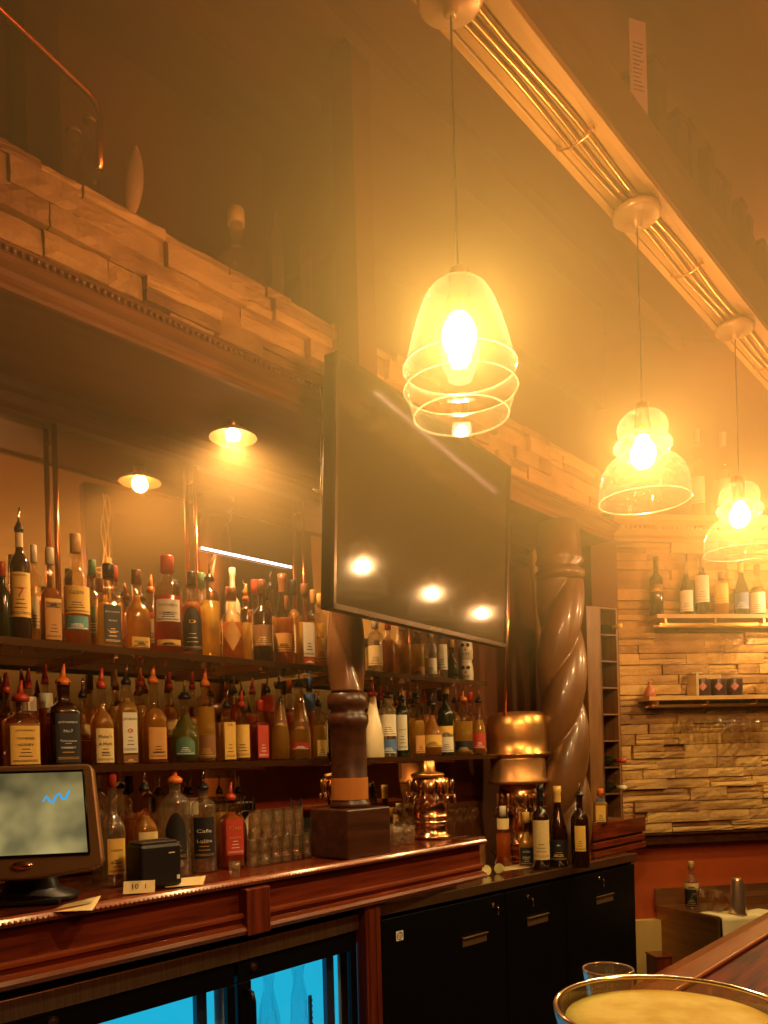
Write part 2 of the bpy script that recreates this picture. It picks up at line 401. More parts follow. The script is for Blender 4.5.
for k, X in enumerate((1.86, 2.62, 3.5)):
    b = MB(); pts = [(X, .905+.09*i/12, 3.000-.011*sin(pi*i/12)) for i in range(13)]
    b.tube(pts, .003, 6); b.box(X-.006, X+.006, .897, .909, 2.999, 3.009); b.box(X-.006, X+.006, .991, 1.003, 2.999, 3.009)
    o = b.build('pipe_clamp', BRASS); tag(o, 'brass pipe strap across the beam conduits, ' + ['near the top of the photo', 'between the first and second ceiling canopies', 'beyond the second ceiling canopy'][k], 'clamp', 'pipe straps on the beam')

# ------------------------------------------------------------------ pendants
P1 = [(.098, 0), (.102, .012), (.112, .042), (.117, .052), (.117, .058), (.112, .062), (.110, .078), (.112, .090), (.117, .096), (.117, .102), (.112, .108), (.108, .13), (.099, .165), (.088, .20), (.075, .235), (.062, .258), (.046, .272), (.028, .279), (.014, .281)]
P2 = [(r, z*.97) for r, z in [(.130, 0), (.130, .03), (.127, .06), (.118, .09), (.100, .115), (.078, .130), (.066, .137), (.064, .141), (.074, .148), (.082, .158), (.083, .168), (.078, .178), (.067, .185), (.066, .190), (.071, .203), (.073, .22), (.068, .24), (.054, .258), (.034, .268), (.014, .270)]]
def pendant(X, prof, zr, glassm, label):
    t = thing('pendant_lamp', label, 'lamp', (X, LAMP_Y, 0), 0, 'glass pendants hanging from the golden beam')
    b = MB(); s = len(prof)
    # fine interpolation for smoothness
    fine = []
    for i in range(s-1):
        for k in range(3):
            u = k/3; fine.append((prof[i][0]*(1-u)+prof[i+1][0]*u, zr+prof[i][1]*(1-u)+prof[i+1][1]*u))
    fine.append((prof[-1][0], zr+prof[-1][1]))
    b.loft(fine, 64, cap0=False, cap1=False)
    sh = b.build('shade', glassm, t)
    b = MB(); R0 = prof[0][0]
    b.tube([(R0*cos(2*pi*k/48), R0*sin(2*pi*k/48), zr) for k in range(49)], .0022, 6, False)
    b.build('shade_rim', THIN if False else shell_glass('rim_glass', (1, .97, .9), .15, .12, (1, .95, .8)), sh)
    if prof is P1:
        for q in (.055, .099):
            MB().tube([(.1175*cos(2*pi*k/48), .1175*sin(2*pi*k/48), zr+q) for k in range(49)], .0017, 6, False).build('glass_ridge', MATS['rim_glass'], sh)
    top = zr+prof[-1][1]
    b = MB(); b.loft([(.006, top+.03), (.018, top+.022), (.020, top-.002), (.020, top-.035), (.024, top-.04), (.024, top-.07), (.020, top-.075)], 20); b.build('socket', BRASS, t)
    z = LAMP_Z
    b = MB(); b.loft([(.012, top-.075), (.014, z+.050), (.020, z+.040), (.028, z+.028), (.034, z+.014), (.036, z), (.034, z-.014), (.028, z-.028), (.018, z-.038), (.003, z-.043)], 24); bl = b.build('bulb', BULB, t)
    b = MB()
    for k in range(6):
        a = 2*pi*k/6; a2 = a+pi/6
        b.tube([(.012*cos(a), .012*sin(a), z+.025), (.012*cos(a2), .012*sin(a2), z-.022)], .0016, 5)
    b.build('filament', FILAMENT, bl)
    b = MB(); b.tube([(0, 0, top+.02), (0, 0, 3.0)], .0022, 8); b.build('cord', mat('cord', (.10, .05, .02), .6), t)
    b = MB(); b.loft([(.008, 2.945), (.015, 2.95), (.016, 2.965), (.060, 2.972), (.069, 2.980), (.070, 2.990), (.055, 2.998), (.05, 3.006)], 32)
    b.build('canopy', mat('canopy_paint', (.75, .52, .22), .35, .3), t)
    return t
pendant(LAMP_X[0], P1, 2.118, SHADE, 'large cone-shaped clear glass pendant lamp hanging in front of the television')
pendant(LAMP_X[1], P2, 2.147, SEEDED, 'insulator-shaped seeded glass pendant lamp, middle of the three')
pendant(LAMP_X[2], P2, 2.147, SEEDED, 'insulator-shaped seeded glass pendant lamp cut by the right edge, farthest of the three')
for X, wh in zip(LAMP_X[3:], ('middle', 'rightmost')): pendant(X, P2, 2.147, SEEDED, 'pendant lamp beyond the right photo edge, ' + wh + ' of three glows reflected in the television')

# downlight under the soffit
def downlight(X, label):
    t = thing('downlight', label, 'lamp', (X, DL.y, 0), 0, 'small dish downlights under the soffit')
    b = MB(); b.loft([(.080, 2.508), (.078, 2.512), (.045, 2.532), (.022, 2.542), (.020, 2.546)], 36, cap0=False); b.build('shade', mat('dish_enamel', (.75, .50, .18), .35, .2), t)
    b = MB(); b.loft([(.018, 2.540), (.022, 2.55), (.022, 2.571)], 20); b.build('socket', BRASS, t)
    b = MB(); b.loft([(.005, 2.500), (.022, 2.505), (.026, 2.516), (.02, 2.530), (.012, 2.540)], 20); b.build('bulb', glow('downlight_glow', (1, .85, .5), 14, True), t)
downlight(DL.x, 'glowing dish downlight hanging under the soffit above the bottle shelves')

# ------------------------------------------------------------------ television
TP = EYE+(Vector((1.726, 1.75, 1.890))-EYE)*.95; yaw, tilt = radians(7.3), radians(3.0)
TM = Matrix.Translation(TP) @ Matrix.Rotation(yaw, 4, 'Z') @ Matrix.Rotation(-tilt*-1, 4, 'X')
# local: x along width, y away from viewer, z up; top leans towards the viewer
TM = Matrix.Translation(TP) @ Matrix.Rotation(yaw, 4, 'Z') @ Matrix.Rotation(tilt, 4, 'X')
tv = thing('television', 'large wall television tilted down, dark screen reflecting the pendant lamps', 'television', TP)
tv.matrix_world = TM
TW, TH_ = 1.245*.95, .80*.95
b = MB(); b.box(.012, TW-.012, .004, .006, .018, TH_-.012); b.build('screen', mat('tv_screen', (.018, .010, .006), .07, 0, spec=.9), tv)
b = MB(); b.box(0, TW, .007, .05, 0, TH_); b.box(.1, TW-.1, .05, .075, .12, TH_-.12)
b.build('housing', BLACK, tv, .004)
b = MB()
for q in ((0, TW, 0, .016), (0, TW, TH_-.012, TH_), (0, .012, 0, TH_), (TW-.012, TW, 0, TH_)): b.box(q[0], q[1], -.002, .008, q[2], q[3])
b.build('bezel', mat('tv_bezel', (.10, .06, .04), .2, .6), tv)
b = MB(); b.box(TW/2-.15, TW/2+.15, .075, .09, .28, .5); b.tube([(TW/2, .08, .4), (TW/2, .20, .43)], .025, 10)
b.build('wall_bracket', BLACK, tv)
b = MB()
vs, fs = lettering('SAMSUNG', .018)
b.add([(TW/2+x, -.0025, .008+y) for x, y in vs], fs); b.build('logo', CHROME, tv)
# LED strips: one under the beam (seen in the television), one short one on the mirror
LS = thing('led_strip', 'long LED strip on the bar side of the golden beam, seen reflected in the television', 'light strip', (2.95, 1.0205, 3.08))
MB().box(0, 1.75, 0, .008, -.010, .010).build('channel', STEEL, LS)
MB().box(0, 1.75, .008, .012, -.002, .002).build('diffuser', glow('led_warm', (1, .86, .6), 14), LS)
la, lb_ = onY(201, 548, 2.405), onY(291, 569, 2.405)
LS = thing('led_strip', 'short cool white LED strip across the bar mirror above the bottles', 'light strip', (la.x, 2.4, la.z))
MB().box(0, lb_.x-la.x, .004, .013, -.005, .005).build('channel', STEEL, LS)
MB().box(0, lb_.x-la.x, 0, .004, -.004, .004).build('diffuser', glow('led_white', (.85, .93, 1), 6), LS)

# ------------------------------------------------------------------ back bar: wooden counter with beaded edge
ZC = 1.06
cnt = thing('bar_counter', 'long mahogany back bar counter with carved beaded front edge', 'counter', (0, 0, 0))
b = MB(); b.box(-.6, 2.70, 1.905, YB-.01, 1.03, ZC-.004); b.build('worktop', RED_WOOD, cnt, .004)
b = MB(); b.extrude_x([(1.905, 1.06), (1.895, 1.065), (1.88, 1.062), (1.874, 1.052), (1.878, 1.043), (1.895, 1.038), (1.905, 1.038)], -.6, 2.72)
x = -.6
while x < 2.72:
    b.sphere((x, 1.877, 1.052), .0062, 8, 5, .9); x += .0135
b.build('beaded_edge', mat('carved_mahogany', (.30, .07, .022), .25, coat=.5), cnt)
b = MB(); b.box(-.6, 2.70, 1.90, 1.93, .96, 1.04); b.build('frieze', RED_WOOD, cnt)
b = MB(); b.extrude_x([(1.93, .962), (1.885, .962), (1.878, .956), (1.878, .948), (1.890, .940), (1.890, .930), (1.868, .922), (1.862, .912), (1.868, .900), (1.89, .895), (1.93, .895)], -.6, 2.70)
b.build('moulding', mat('mahogany_moulding', (.26, .05, .016), .2, noise=.4, scale=3, stretch=(1, 14, 14), coat=.6), cnt)
px = onY(259, 900, 1.86)
b = MB(); b.box(px.x-.045, px.x+.045, 1.860, 1.90, .895, 1.035); b.build('bracket_block', RED_WOOD_V, cnt, .004)
b = MB(); b.box(-.6, 2.05, 2.0, YB-.01, .0, 1.03); b.build('carcass', DARK_WOOD, cnt)
# post between fridge and cabinet
pp = onY(368, 930, 1.9)
b = MB(); b.box(pp.x-.033, pp.x+.045, 1.88, 1.97, 0, .90); b.box(pp.x-.02, pp.x-.012, 1.877, 1.88, 0, .90); b.box(pp.x+.018, pp.x+.026, 1.877, 1.88, 0, .90)
b.build('post', RED_WOOD_V, cnt, .002)

# glass-door fridge
fr = thing('bottle_fridge', 'black glass-door undercounter fridge with steel top strip, glowing blue inside', 'fridge')
XF = pp.x-.04
b = MB(); b.box(-.5, XF, 1.905, 1.99, .815, .868); b.build('steel_strip', STEEL, fr, .002)
b = MB(); b.box(-.5, XF, 1.93, 1.99, .868, .875); b.box(-.5, XF, 1.94, 1.99, .76, .815); b.box(-.5, -.46, 1.94, 1.99, 0, .8)
b.build('top_rail', BLACK, fr)
inner = mat('fridge_liner', (.55, .75, .8), .4)
b = MB(); b.box(-.46, XF-.01, 1.993, 1.998, .05, .80); b.build('liner', inner, fr)
d1 = onY(234, 1000, 1.93).x; d2 = XF-.005
doors = [(d1+.006, d2), (d1-.72, d1-.006)]
cyan = glow('fridge_lamp', (.05, .55, .95), 3.0)
for i, (xa, xb) in enumerate(doors):
    d = MB(); fw = .05
    d.box(xa, xb, 1.915, 1.938, .745, .81); d.box(xa, xa+fw, 1.915, 1.938, .06, .745); d.box(xb-fw*.55, xb, 1.915, 1.938, .06, .745); d.box(xa, xb, 1.915, 1.938, .05, .12)
    do = d.build('door', BLACK, fr, .003)
    b = MB(); b.box(xa+fw, xb-fw*.55, 1.924, 1.928, .12, .745); b.build('glass', THIN, do)
    b = MB(); b.tube([(xa+.025, 1.915, .72), (xa+.025, 1.885, .715), (xa+.025, 1.878, .69), (xa+.025, 1.878, .50), (xa+.025, 1.885, .47), (xa+.025, 1.915, .465)], .010, 10); b.build('handle', BLACK, do)
    k = (xa+xb)/2-.20
    b = MB(); b.tube([(k, 1.915, .785), (k, 1.908, .785)], [.013, .013], 16); b.tube([(k, 1.908, .785), (k, 1.905, .785)], [.006, .006], 10); b.build('lock', CHROME, do)
    # blue interior light put into a glowing back panel; shelf upright and slotted strip
    b = MB(); b.box(xa+fw, xb-fw*.55, 1.985, 1.992, .12, .75); b.build('glowing_back_panel', glow('blue_glow_panel', (.012, .42, .72), 1.15), fr)
    b = MB(); b.box(xb-.11, xb-.075, 1.955, 1.975, .1, .75); b.build('shelf_upright', mat('fridge_upright', (.02, .05, .12), .4), fr)
    b = MB(); b.box(xb-.19, xb-.178, 1.958, 1.965, .1, .62)
    for q in range(26): b.box(xb-.194, xb-.178, 1.955, 1.957, .1+q*.02, .108+q*.02)
    b.build('slotted_strip', mat('slot_steel', (.03, .15, .22), .3, .6), fr)
    rnd = random.Random(4+i)
    for q in range(2):
        xx = xa+fw+.10+q*.13; rr = [rnd.uniform(.7, 1.3) for _ in range(400)]
        def crum(a, z): return rr[int(abs(a*57+z*997)) % 400]
        b = MB(); b.loft([(.030, .34), (.034, .42), (.030, .50), (.026, .58), (.020, .64), (.012, .69), (.016, .73)], 14, sx=1.5, sy=.45, M=Matrix.Translation((xx, 1.960, 0)), smooth=False, twist=crum)
        b.build('plastic_bag', shell_glass('crinkled_plastic', (.82, .97, 1), .10), fr)

# right run of black cabinets, steel worktop, slightly turned towards the room
A0 = onZ(380, 905.6, .88); A1 = onZ(637, 853, .88)
ax = (A1-A0); LR = ax.length; ang = atan2(ax.y, ax.x)
RM = Matrix.Translation((A0.x, A0.y, 0)) @ Matrix.Rotation(ang, 4, 'Z')
cb = thing('back_bar_cabinet', 'long black back bar cooler with lockable doors and steel worktop edge', 'cabinet'); cb.matrix_world = RM
b = MB(); b.box(0, LR, .012, .50, .855, .878); b.build('worktop', mat('dark_counter', (.10, .035, .015), .18, noise=.3, scale=8, coat=.5), cb)
b = MB(); b.box(0, LR, 0, .012, .842, .88); b.build('steel_edge', STEEL, cb, .001)
b = MB(); b.box(0, LR-.01, .03, .50, .0, .855); b.build('carcass', BLACK, cb)
pxs = [380, 433, 515, 575, 637]
def along(x, y, z):   # position along the run
    p = onZ(x, y, z); return (Vector((p.x, p.y, 0))-Vector((A0.x, A0.y, 0))).dot(ax.normalized())
# intersection of pixel ray with the cabinet front plane
nrm = Vector((-ax.y, ax.x, 0)).normalized()
def onfront(x, y, off=0):
    d = ray(x, y); k = ((A0+nrm*off)-EYE).dot(nrm)/d.dot(nrm); p = EYE+d*k
    return (p-A0).dot(ax.normalized()), p.z
edges = [0.01, onfront(507, 950)[0], onfront(571, 920)[0], LR-.012]
edges = [0.01, onfront(508, 940)[0], onfront(568, 920)[0], LR-.012]
for i in range(3):
    xa, xb = edges[i]+.003, edges[i+1]-.003
    b = MB(); b.box(xa, xb, .008, .03, .10, .825); do = b.build('door', BLACK, cb, .004)
    hx = [onfront(476, 940), onfront(539, 920), onfront(606, 899)][i]
    b = MB(); b.box(hx[0]-.075, hx[0]+.075, .004, .010, hx[1]-.018, hx[1]+.016); b.box(hx[0]-.078, hx[0]+.078, -.004, .008, hx[1]+.016, hx[1]+.021)
    b.build('handle', mat('handle_steel', (.42, .26, .13), .35, .8), do, .002)
    lx = [onfront(494, 905), onfront(529, 897), onfront(600, 878)][i]
    b = MB(); b.tube([(lx[0], .01, lx[1]), (lx[0], -.002, lx[1])], .010, 14); b.box(lx[0]-.002, lx[0]+.002, -.022, -.002, lx[1]-.004, lx[1]+.004)
    b.tube([(lx[0], -.018, lx[1]), (lx[0]+.004, -.02, lx[1]-.02), (lx[0]+.003, -.018, lx[1]-.04)], .0035, 6)
    b.build('lock', CHROME, do)
st = onfront(401, 936)
b = MB(); b.box(st[0]-.018, st[0]+.018, .006, .009, st[1]-.018, st[1]+.018); sk = b.build('sticker', WHITE, cb)
vs, fs = lettering('G', .024); b = MB(); b.add([(st[0]+x, .0055, st[1]+y) for x, y in vs], fs)
b.tube([(st[0]+.014*cos(a*pi/8), .0055, st[1]+.014*sin(a*pi/8)) for a in range(17)], .0012, 4); b.build('logo', INK, sk)
# thick wooden block at the far end, against the stone wall
sl = thing('bar_end_block', 'thick moulded mahogany block at the far end of the counter carrying the wine rack', 'bar end')
bP, bQ = atD(594, 830, 3.91), atD(646, 830, 4.34); bP.z = bQ.z = 0
bd = (bQ-bP).normalized(); bn = Vector((-bd.y, bd.x, 0))
if bn.dot(FW) < 0: bn = -bn
b = MB()
for (z0, z1, e) in ((.879, .91, .0), (.91, .922, -.018), (.922, .955, -.004), (.955, .968, -.018), (.968, 1.05, .0)):
    q = [bP-bn*e*-1-bd*e*0+bd*(-e)*0+bn*(-e), bQ+bn*(-e), bQ+bn*.10, bP+bn*.36+bd*.02]
    q[0] = bP-bn*e; q[1] = bQ-bn*e
    vs = [(v.x, v.y, z) for z in (z0, z1) for v in q]
    b.add(vs, [(k, (k+1) % 4, 4+(k+1) % 4, 4+k) for k in range(4)]+[(3, 2, 1, 0), (4, 5, 6, 7)])
b.build('slab', RED_WOOD, sl, .004)

# ------------------------------------------------------------------ shelves, rods
ZT, ZM = 1.765, 1.415
shelf_glass = shell_glass('shelf_glass', (.55, .42, .28), .12, .12, (.4, .25, .12))
SH = [('upper glass shelf left of the twisted column', -.5, onY(326, 668, 2.15).x, ZT), ('lower glass shelf left of the twisted column', -.5, onY(326, 757, 2.15).x, ZM),
      ('upper glass shelf right of the twisted column', onY(362, 670, 2.15).x, onY(484, 682, 2.15).x, ZT), ('lower glass shelf right of the twisted column', onY(362, 757, 2.15).x, onY(504, 757, 2.15).x, ZM)]
for lab, xa, xb, z in SH:
    t = thing('wall_shelf', lab + ', full of bottles', 'shelf')
    MB().box(xa, xb, 2.14, YB-.012, z-.012, z).build('glass_board', shelf_glass, t)
    MB().box(xa, xb, 2.132, 2.14, z-.020, z+.001).build('front_edge', mat('shelf_edge', (.10, .04, .015), .15, .5), t)
    k = xa+.05
    while k < xb: MB().box(k, k+.012, 2.15, YB-.012, z-.03, z-.012).build('bracket', BRASS, t); k += .55
for k, (px_, py_) in enumerate(((56, 500), (196, 520), (303, 540))):
    X = onY(px_, py_, 2.385).x
    b = MB(); b.tube([(X, 2.385, 1.79), (X, 2.385, 2.489)], .0085, 10); b.tube([(X, 2.385, 2.44), (X, 2.41, 2.44)], .006, 8)
    o = b.build('copper_rod', COPPER); tag(o, ['vertical copper rod at the far left of the mirror', 'vertical copper rod right of the glowing reflection in the mirror', 'vertical copper rod near the twisted column'][k], 'rod')

# ------------------------------------------------------------------ twisted columns
def twist_fn(k, amp, sgn):
    return lambda a, z: 1+amp*(2*abs(cos(a-sgn*k*z))**.55-1.35)
TWW = mat('twist_wood', (.18, .07, .022), .28, noise=.45, scale=6, coat=.5)
cp = onZ(350, 846, ZC); C1 = (cp.x+.03, 2.02)
C1 = (onY(349, 760, 2.02).x, 2.02)
col = thing('twisted_column', 'dark turned wooden column with spiral shaft standing on the counter beside the television', 'column', (C1[0], C1[1], ZC))
b = MB(); b.box(-.115, .115, -.095, .095, 0, .175); b.build('plinth', DARK_WOOD, col, .006)
b = MB(); b.loft([(.075, .175), (.075, .19), (.066, .20), (.066, .46), (.072, .475), (.077, .49), (.074, .515), (.060, .53), (.074, .545), (.076, .57), (.070, .59), (.058, .605)], 32)
b.build('turned_base', DARK_WOOD, col)
b = MB(); zs = [.60+i*.0060 for i in range(135)]
b.loft([(.062, z) for z in zs], 56, twist=twist_fn(9.5, .20, -1)); b.build('spiral_shaft', TWW, col)
b = MB(); b.loft([(.055, 1.40), (.078, 1.415), (.078, 1.43), (.06, 1.44), (.09, 1.47), (.09, 1.508)], 32); b.build('capital', DARK_WOOD, col)
b = MB(); b.loft([(.0685, .205), (.0685, .285)], 32, cap0=False, cap1=False); b.build('copper_band', mat('orange_band', (.62, .22, .05), .35, .3), col)
c2 = atD(564, 740, 3.92)
col2 = thing('twisted_column', 'thick honey-brown spiral column behind the copper pot, next to the wine rack', 'column', (c2.x, c2.y, .878))
b = MB(); zs = [.0+i*.0125 for i in range(113)]
b.loft([(.118-.014*z/1.4, z) for z in zs], 64, twist=twist_fn(8.6, .20, 1)); b.build('spiral_shaft', mat('honey_wood', (.20, .08, .022), .38, noise=.4, scale=5, coat=.4), col2)
b = MB(); b.loft([(.09, 1.40), (.12, 1.41), (.125, 1.44), (.10, 1.455), (.09, 1.47), (.12, 1.49), (.11, 1.52), (.10, 1.690)], 32); b.build('capital', mat('honey_wood', (.20, .08, .022)), col2)

# ------------------------------------------------------------------ bottles
SHAPES = {
 'spirit': (2.0, [(.94, 0), (1, .015), (1, .56), (.93, .60), (.70, .645), (.42, .68), (.36, .71), (.36, .84), (.40, .85), (.40, .87)]),
 'jack': (5.0, [(.95, 0), (1, .012), (1, .56), (.95, .60), (.62, .64), (.42, .665), (.38, .70), (.38, .84), (.43, .85), (.43, .87)]),
 'squat': (3.2, [(.94, 0), (1, .015), (1, .44), (.97, .49), (.80, .54), (.46, .59), (.34, .64), (.36, .74), (.33, .85), (.36, .87)]),
 'tall': (2.0, [(.94, 0), (1, .012), (1, .66), (.93, .70), (.60, .735), (.42, .755), (.38, .78), (.38, .85), (.43, .86), (.43, .87)]),
 'wine': (2.0, [(.92, 0), (1, .012), (1, .60), (.94, .645), (.62, .69), (.40, .72), (.36, .75), (.34, .92), (.40, .925), (.40, .94), (.36, .945), (.36, 1.0)]),
 'burgundy': (2.0, [(.92, 0), (1, .012), (1, .42), (.92, .50), (.68, .60), (.44, .70), (.36, .76), (.34, .92), (.40, .925), (.40, .94), (.36, .945), (.36, 1.0)]),
 'cone': (2.0, [(.95, 0), (1, .012), (.98, .30), (.82, .45), (.55, .62), (.40, .72), (.36, .80), (.36, .86), (.42, .865), (.42, .88)]),
 'bulb': (2.0, [(.80, 0), (.92, .02), (1, .20), (1, .34), (.90, .44), (.60, .52), (.40, .58), (.34, .64), (.34, .84), (.40, .85), (.40, .87)]),
 'pyramid': (4.5, [(.96, 0), (1, .012), (1, .36), (.90, .42), (.66, .52), (.44, .60), (.34, .66), (.34, .80), (.42, .82), (.42, .85)]),
}
LQ = dict(amber=(.62, .22, .03), honey=(.78, .42, .07), red=(.48, .05, .015), dark=(.10, .022, .008), gold=(.82, .55, .12), clear=(.85, .78, .60), green=(.30, .34, .06), orange=(.80, .22, .03), cream=(.72, .56, .30), pink=(.7, .25, .12))
CAPC = dict(red=(.50, .05, .02), black=(.012, .010, .010), white=(.72, .62, .42), cork=(.62, .36, .13), gold=(.75, .46, .12), orange=(.80, .20, .03), green=(.10, .22, .10), brown=(.20, .07, .025), blue=(.05, .12, .3))
LABC = dict(cream=(.78, .58, .26), yellow=(.82, .50, .10), black=(.012, .010, .010), white=(.78, .70, .52), red=(.55, .05, .02), amber=(.60, .28, .06), green=(.10, .20, .12), blue=(.08, .16, .35), teal=(.10, .30, .30), brown=(.25, .10, .03))
def capmat(c): return mat('cap_'+c, CAPC[c], .35)
def labmat(c): return mat('label_'+c, LABC[c], .55, noise=.06, scale=60)
def prof_r(pr, z):
    for (r0, z0), (r1, z1) in zip(pr, pr[1:]):
        if z0 <= z <= z1: return r0+(r1-r0)*(z-z0)/max(1e-6, z1-z0)
    return pr[-1][0]
def surf(R, p, a): return R*(abs(cos(a))**p+abs(sin(a))**p)**(-1/p)
def patch(R, p, half, z0, z1, off, n=10, arch=0, diamond=False):
    """curved piece of label on the side that faces -Y"""
    b = MB(); vs = []
    for i in range(n+1):
        u = -1+2*i/n; a = -pi/2+half*u; rr = surf(R, p, a)+off
        zt = z1-arch*(z1-z0)*(u*u); zb = z0
        if diamond: zm = (z0+z1)/2; zt = zm+(z1-zm)*(1-abs(u)); zb = zm-(zm-z0)*(1-abs(u))
        vs += [(rr*cos(a), rr*sin(a), zb), (rr*cos(a), rr*sin(a), zt)]
    b.add(vs, [(2*i, 2*i+2, 2*i+3, 2*i+1) for i in range(n)], True); return b
def wrap(R, p, off, txt, size, z, width):
    vs, fs = lettering(txt, size, width); o = []
    for x, y in vs:
        if p > 3: o.append((x, -(R+off), z+y))
        else:
            a = -pi/2+x/R; rr = surf(R, p, a)+off; o.append((rr*cos(a), rr*sin(a), z+y))
    return o, fs
INKS = dict(ink=INK, gold=GOLDINK, red=REDINK, white=WHITEINK)
def bottle(loc, Ht, R, shape, liq, cap, lab, label, group, rz=None, text=(), name='liquor_bottle', lv=None):
    p, pr = SHAPES[shape]
    if rz is None: rz = atan2(loc[1], loc[0])-pi/2   # turn the label towards the drinkers
    t = thing(name, label, 'bottle', loc, rz, group)
    pour = cap.startswith('pour')
    Hb = Ht-.045 if pour else Ht
    sc = Hb/(.90 if pour else 1.0)*1.0
    P = [(r*R, z*sc) for r, z in pr]
    topz = P[-1][1]
    dark = liq in ('dark', 'darkgreen')
    nseg = 28 if p < 3 else 36
    b = MB(); b.loft(P, nseg, p)
    if dark: gm = mat('dark_bottle_glass_'+liq, (.022, .006, .003) if liq == 'dark' else (.012, .016, .004), .07, 0, spec=.8, coat=.3)
    elif liq == 'clear': gm = CLEAR
    elif liq == 'cream': gm = mat('cream_bottle', (.72, .58, .34), .25)
    else: gm = shell_glass('bottle_glass', (.92, .84, .70), .07)
    b.build('glass_body', gm, t)
    if not dark and liq not in ('clear', 'cream'):
        rnd = random.Random(label); lvl = (lv or rnd.uniform(.50, .70))*sc
        Q = [(max(.002, r-.0028), max(z, .006)) for r, z in P if z < lvl]; Q.append((max(.002, prof_r(P, lvl)-.0028), lvl))
        MB().loft(Q, nseg, p).build('liquid', liquid('liquid_'+liq, LQ[liq], .55), t)
    if lab:
        for L in (lab if isinstance(lab, list) else [lab]):
            col, z0, z1 = L[0], L[1]*sc, L[2]*sc; half = L[3] if len(L) > 3 else (1.15 if p < 3 else .62)
            opt = L[4] if len(L) > 4 else ''
            if opt == 'neck': rr = max(prof_r(P, z0), prof_r(P, z1)); off = .0008
            else: rr = prof_r(P, (z0+z1)/2); off = .0009
            lb = patch(rr, p, half, z0, z1, off, 12, .35 if opt == 'arch' else 0, opt == 'diamond').build('label', labmat(col), t)
            if opt != 'neck' and opt != 'diamond':
                bc = {'black': 'gold', 'brown': 'gold', 'red': 'white', 'green': 'white', 'blue': 'white', 'teal': 'white'}.get(col, 'ink')
                bb = MB()
                for zz in (z0+.07*(z1-z0), z0+.10*(z1-z0)):
                    q = patch(rr, p, half*.86, zz, zz+.0012, off+.0006, 10); bb.add(q.v, q.f, True)
                for k in range(3):
                    zz = z0+(.20+.09*k)*(z1-z0); q = patch(rr, p, half*(.5-.1*k), zz, zz+.0022, off+.0006, 6); bb.add(q.v, q.f, True)
                bb.build('fine_print', INKS[bc], lb)
    for T in text:
        txt, zf, size, wd, ink = T
        rr = prof_r(P, zf*sc)
        vs, fs = wrap(rr, p, .0022, txt, size, zf*sc, wd*R); b = MB(); b.add(vs, fs)
        b.build('lettering', INKS[ink], t)
    rn = P[-1][0]
    if pour:
        c = {'pour': 'black', 'pourO': 'orange', 'pourR': 'red'}[cap]
        b = MB(); b.loft([(rn*1.12, topz-.010), (rn*1.15, topz+.001), (rn*.85, topz+.004), (rn*.75, topz+.010), (.0055, topz+.014)] if cap == 'pour' else [(rn*1.15, topz-.008), (rn*1.2, topz+.004), (rn*.9, topz+.010), (.008, topz+.016)], 16)
        co = b.build('pourer', capmat(c), t)
        e = Ht
        b = MB()
        if cap == 'pour': b.tube([(0, 0, topz+.012), (0, -.002, topz+.030), (.003, -.009, max(e, topz+.045))], [.0042, .0036, .0026], 8); b.build('spout', CHROME, co)
        else: b.tube([(0, 0, topz+.01), (0, -.002, topz+.025), (.003, -.006, max(e, topz+.045))], [.0095, .0075, .0028], 8); b.build('spout', capmat(c), co)
    elif cap:
        if shape in ('wine', 'burgundy'):
            z0 = .80*sc; b = MB(); b.loft([(prof_r(P, z0)+.0008, z0), (prof_r(P, .91*sc)+.0008, .91*sc), (P[-1][0]+.0022, .925*sc), (P[-1][0]+.0022, topz), (.004, topz+.001)], 20, cap0=False)
            b.build('foil', capmat(cap), t)
        else:
            e = Ht; r2 = rn*1.12 if cap != 'cork' else rn*1.02
            b = MB(); b.loft([(r2, topz-.012), (r2, e-.004), (r2*.92, e), (.003, e+.0005)], 20); b.build('stopper' if cap in ('cork', 'white') else 'cap', capmat(cap), t)
    return t

def row(specs, Y, z, place, group, ybase):
    """specs: (px, top row, width px, shape, liquid, cap, label, description, text)"""
    it = []
    for s in specs:
        p = onY(s[0], ybase, Y); dep = (p-EYE).dot(FW); hz = YP+.0262*(384-s[0])
        Ht = H+(hz-s[1])/FPX*dep-z; R = s[2]/2*dep/FPX
        it.append([s, p.x, R, Ht])
    it.sort(key=lambda a: a[1])
    for a, b_ in zip(it, it[1:]):
        g = b_[1]-a[1]; k = g*.96/(a[2]+b_[2])
        if k < 1: a[2] *= k; b_[2] *= k
    for s, X, R, Ht in it:
        txt = s[8] if len(s) > 8 else ()
        Rr = R*(.80 if SHAPES[s[3]][0] > 3 else 1)
        bottle((X, Y, z), Ht, min(Rr, .046), s[3], s[4], s[5], s[6], s[7]+place, group, text=txt, rz=(atan2(Y, X)-pi/2)*(.45 if SHAPES[s[3]][0] > 3 else 1))

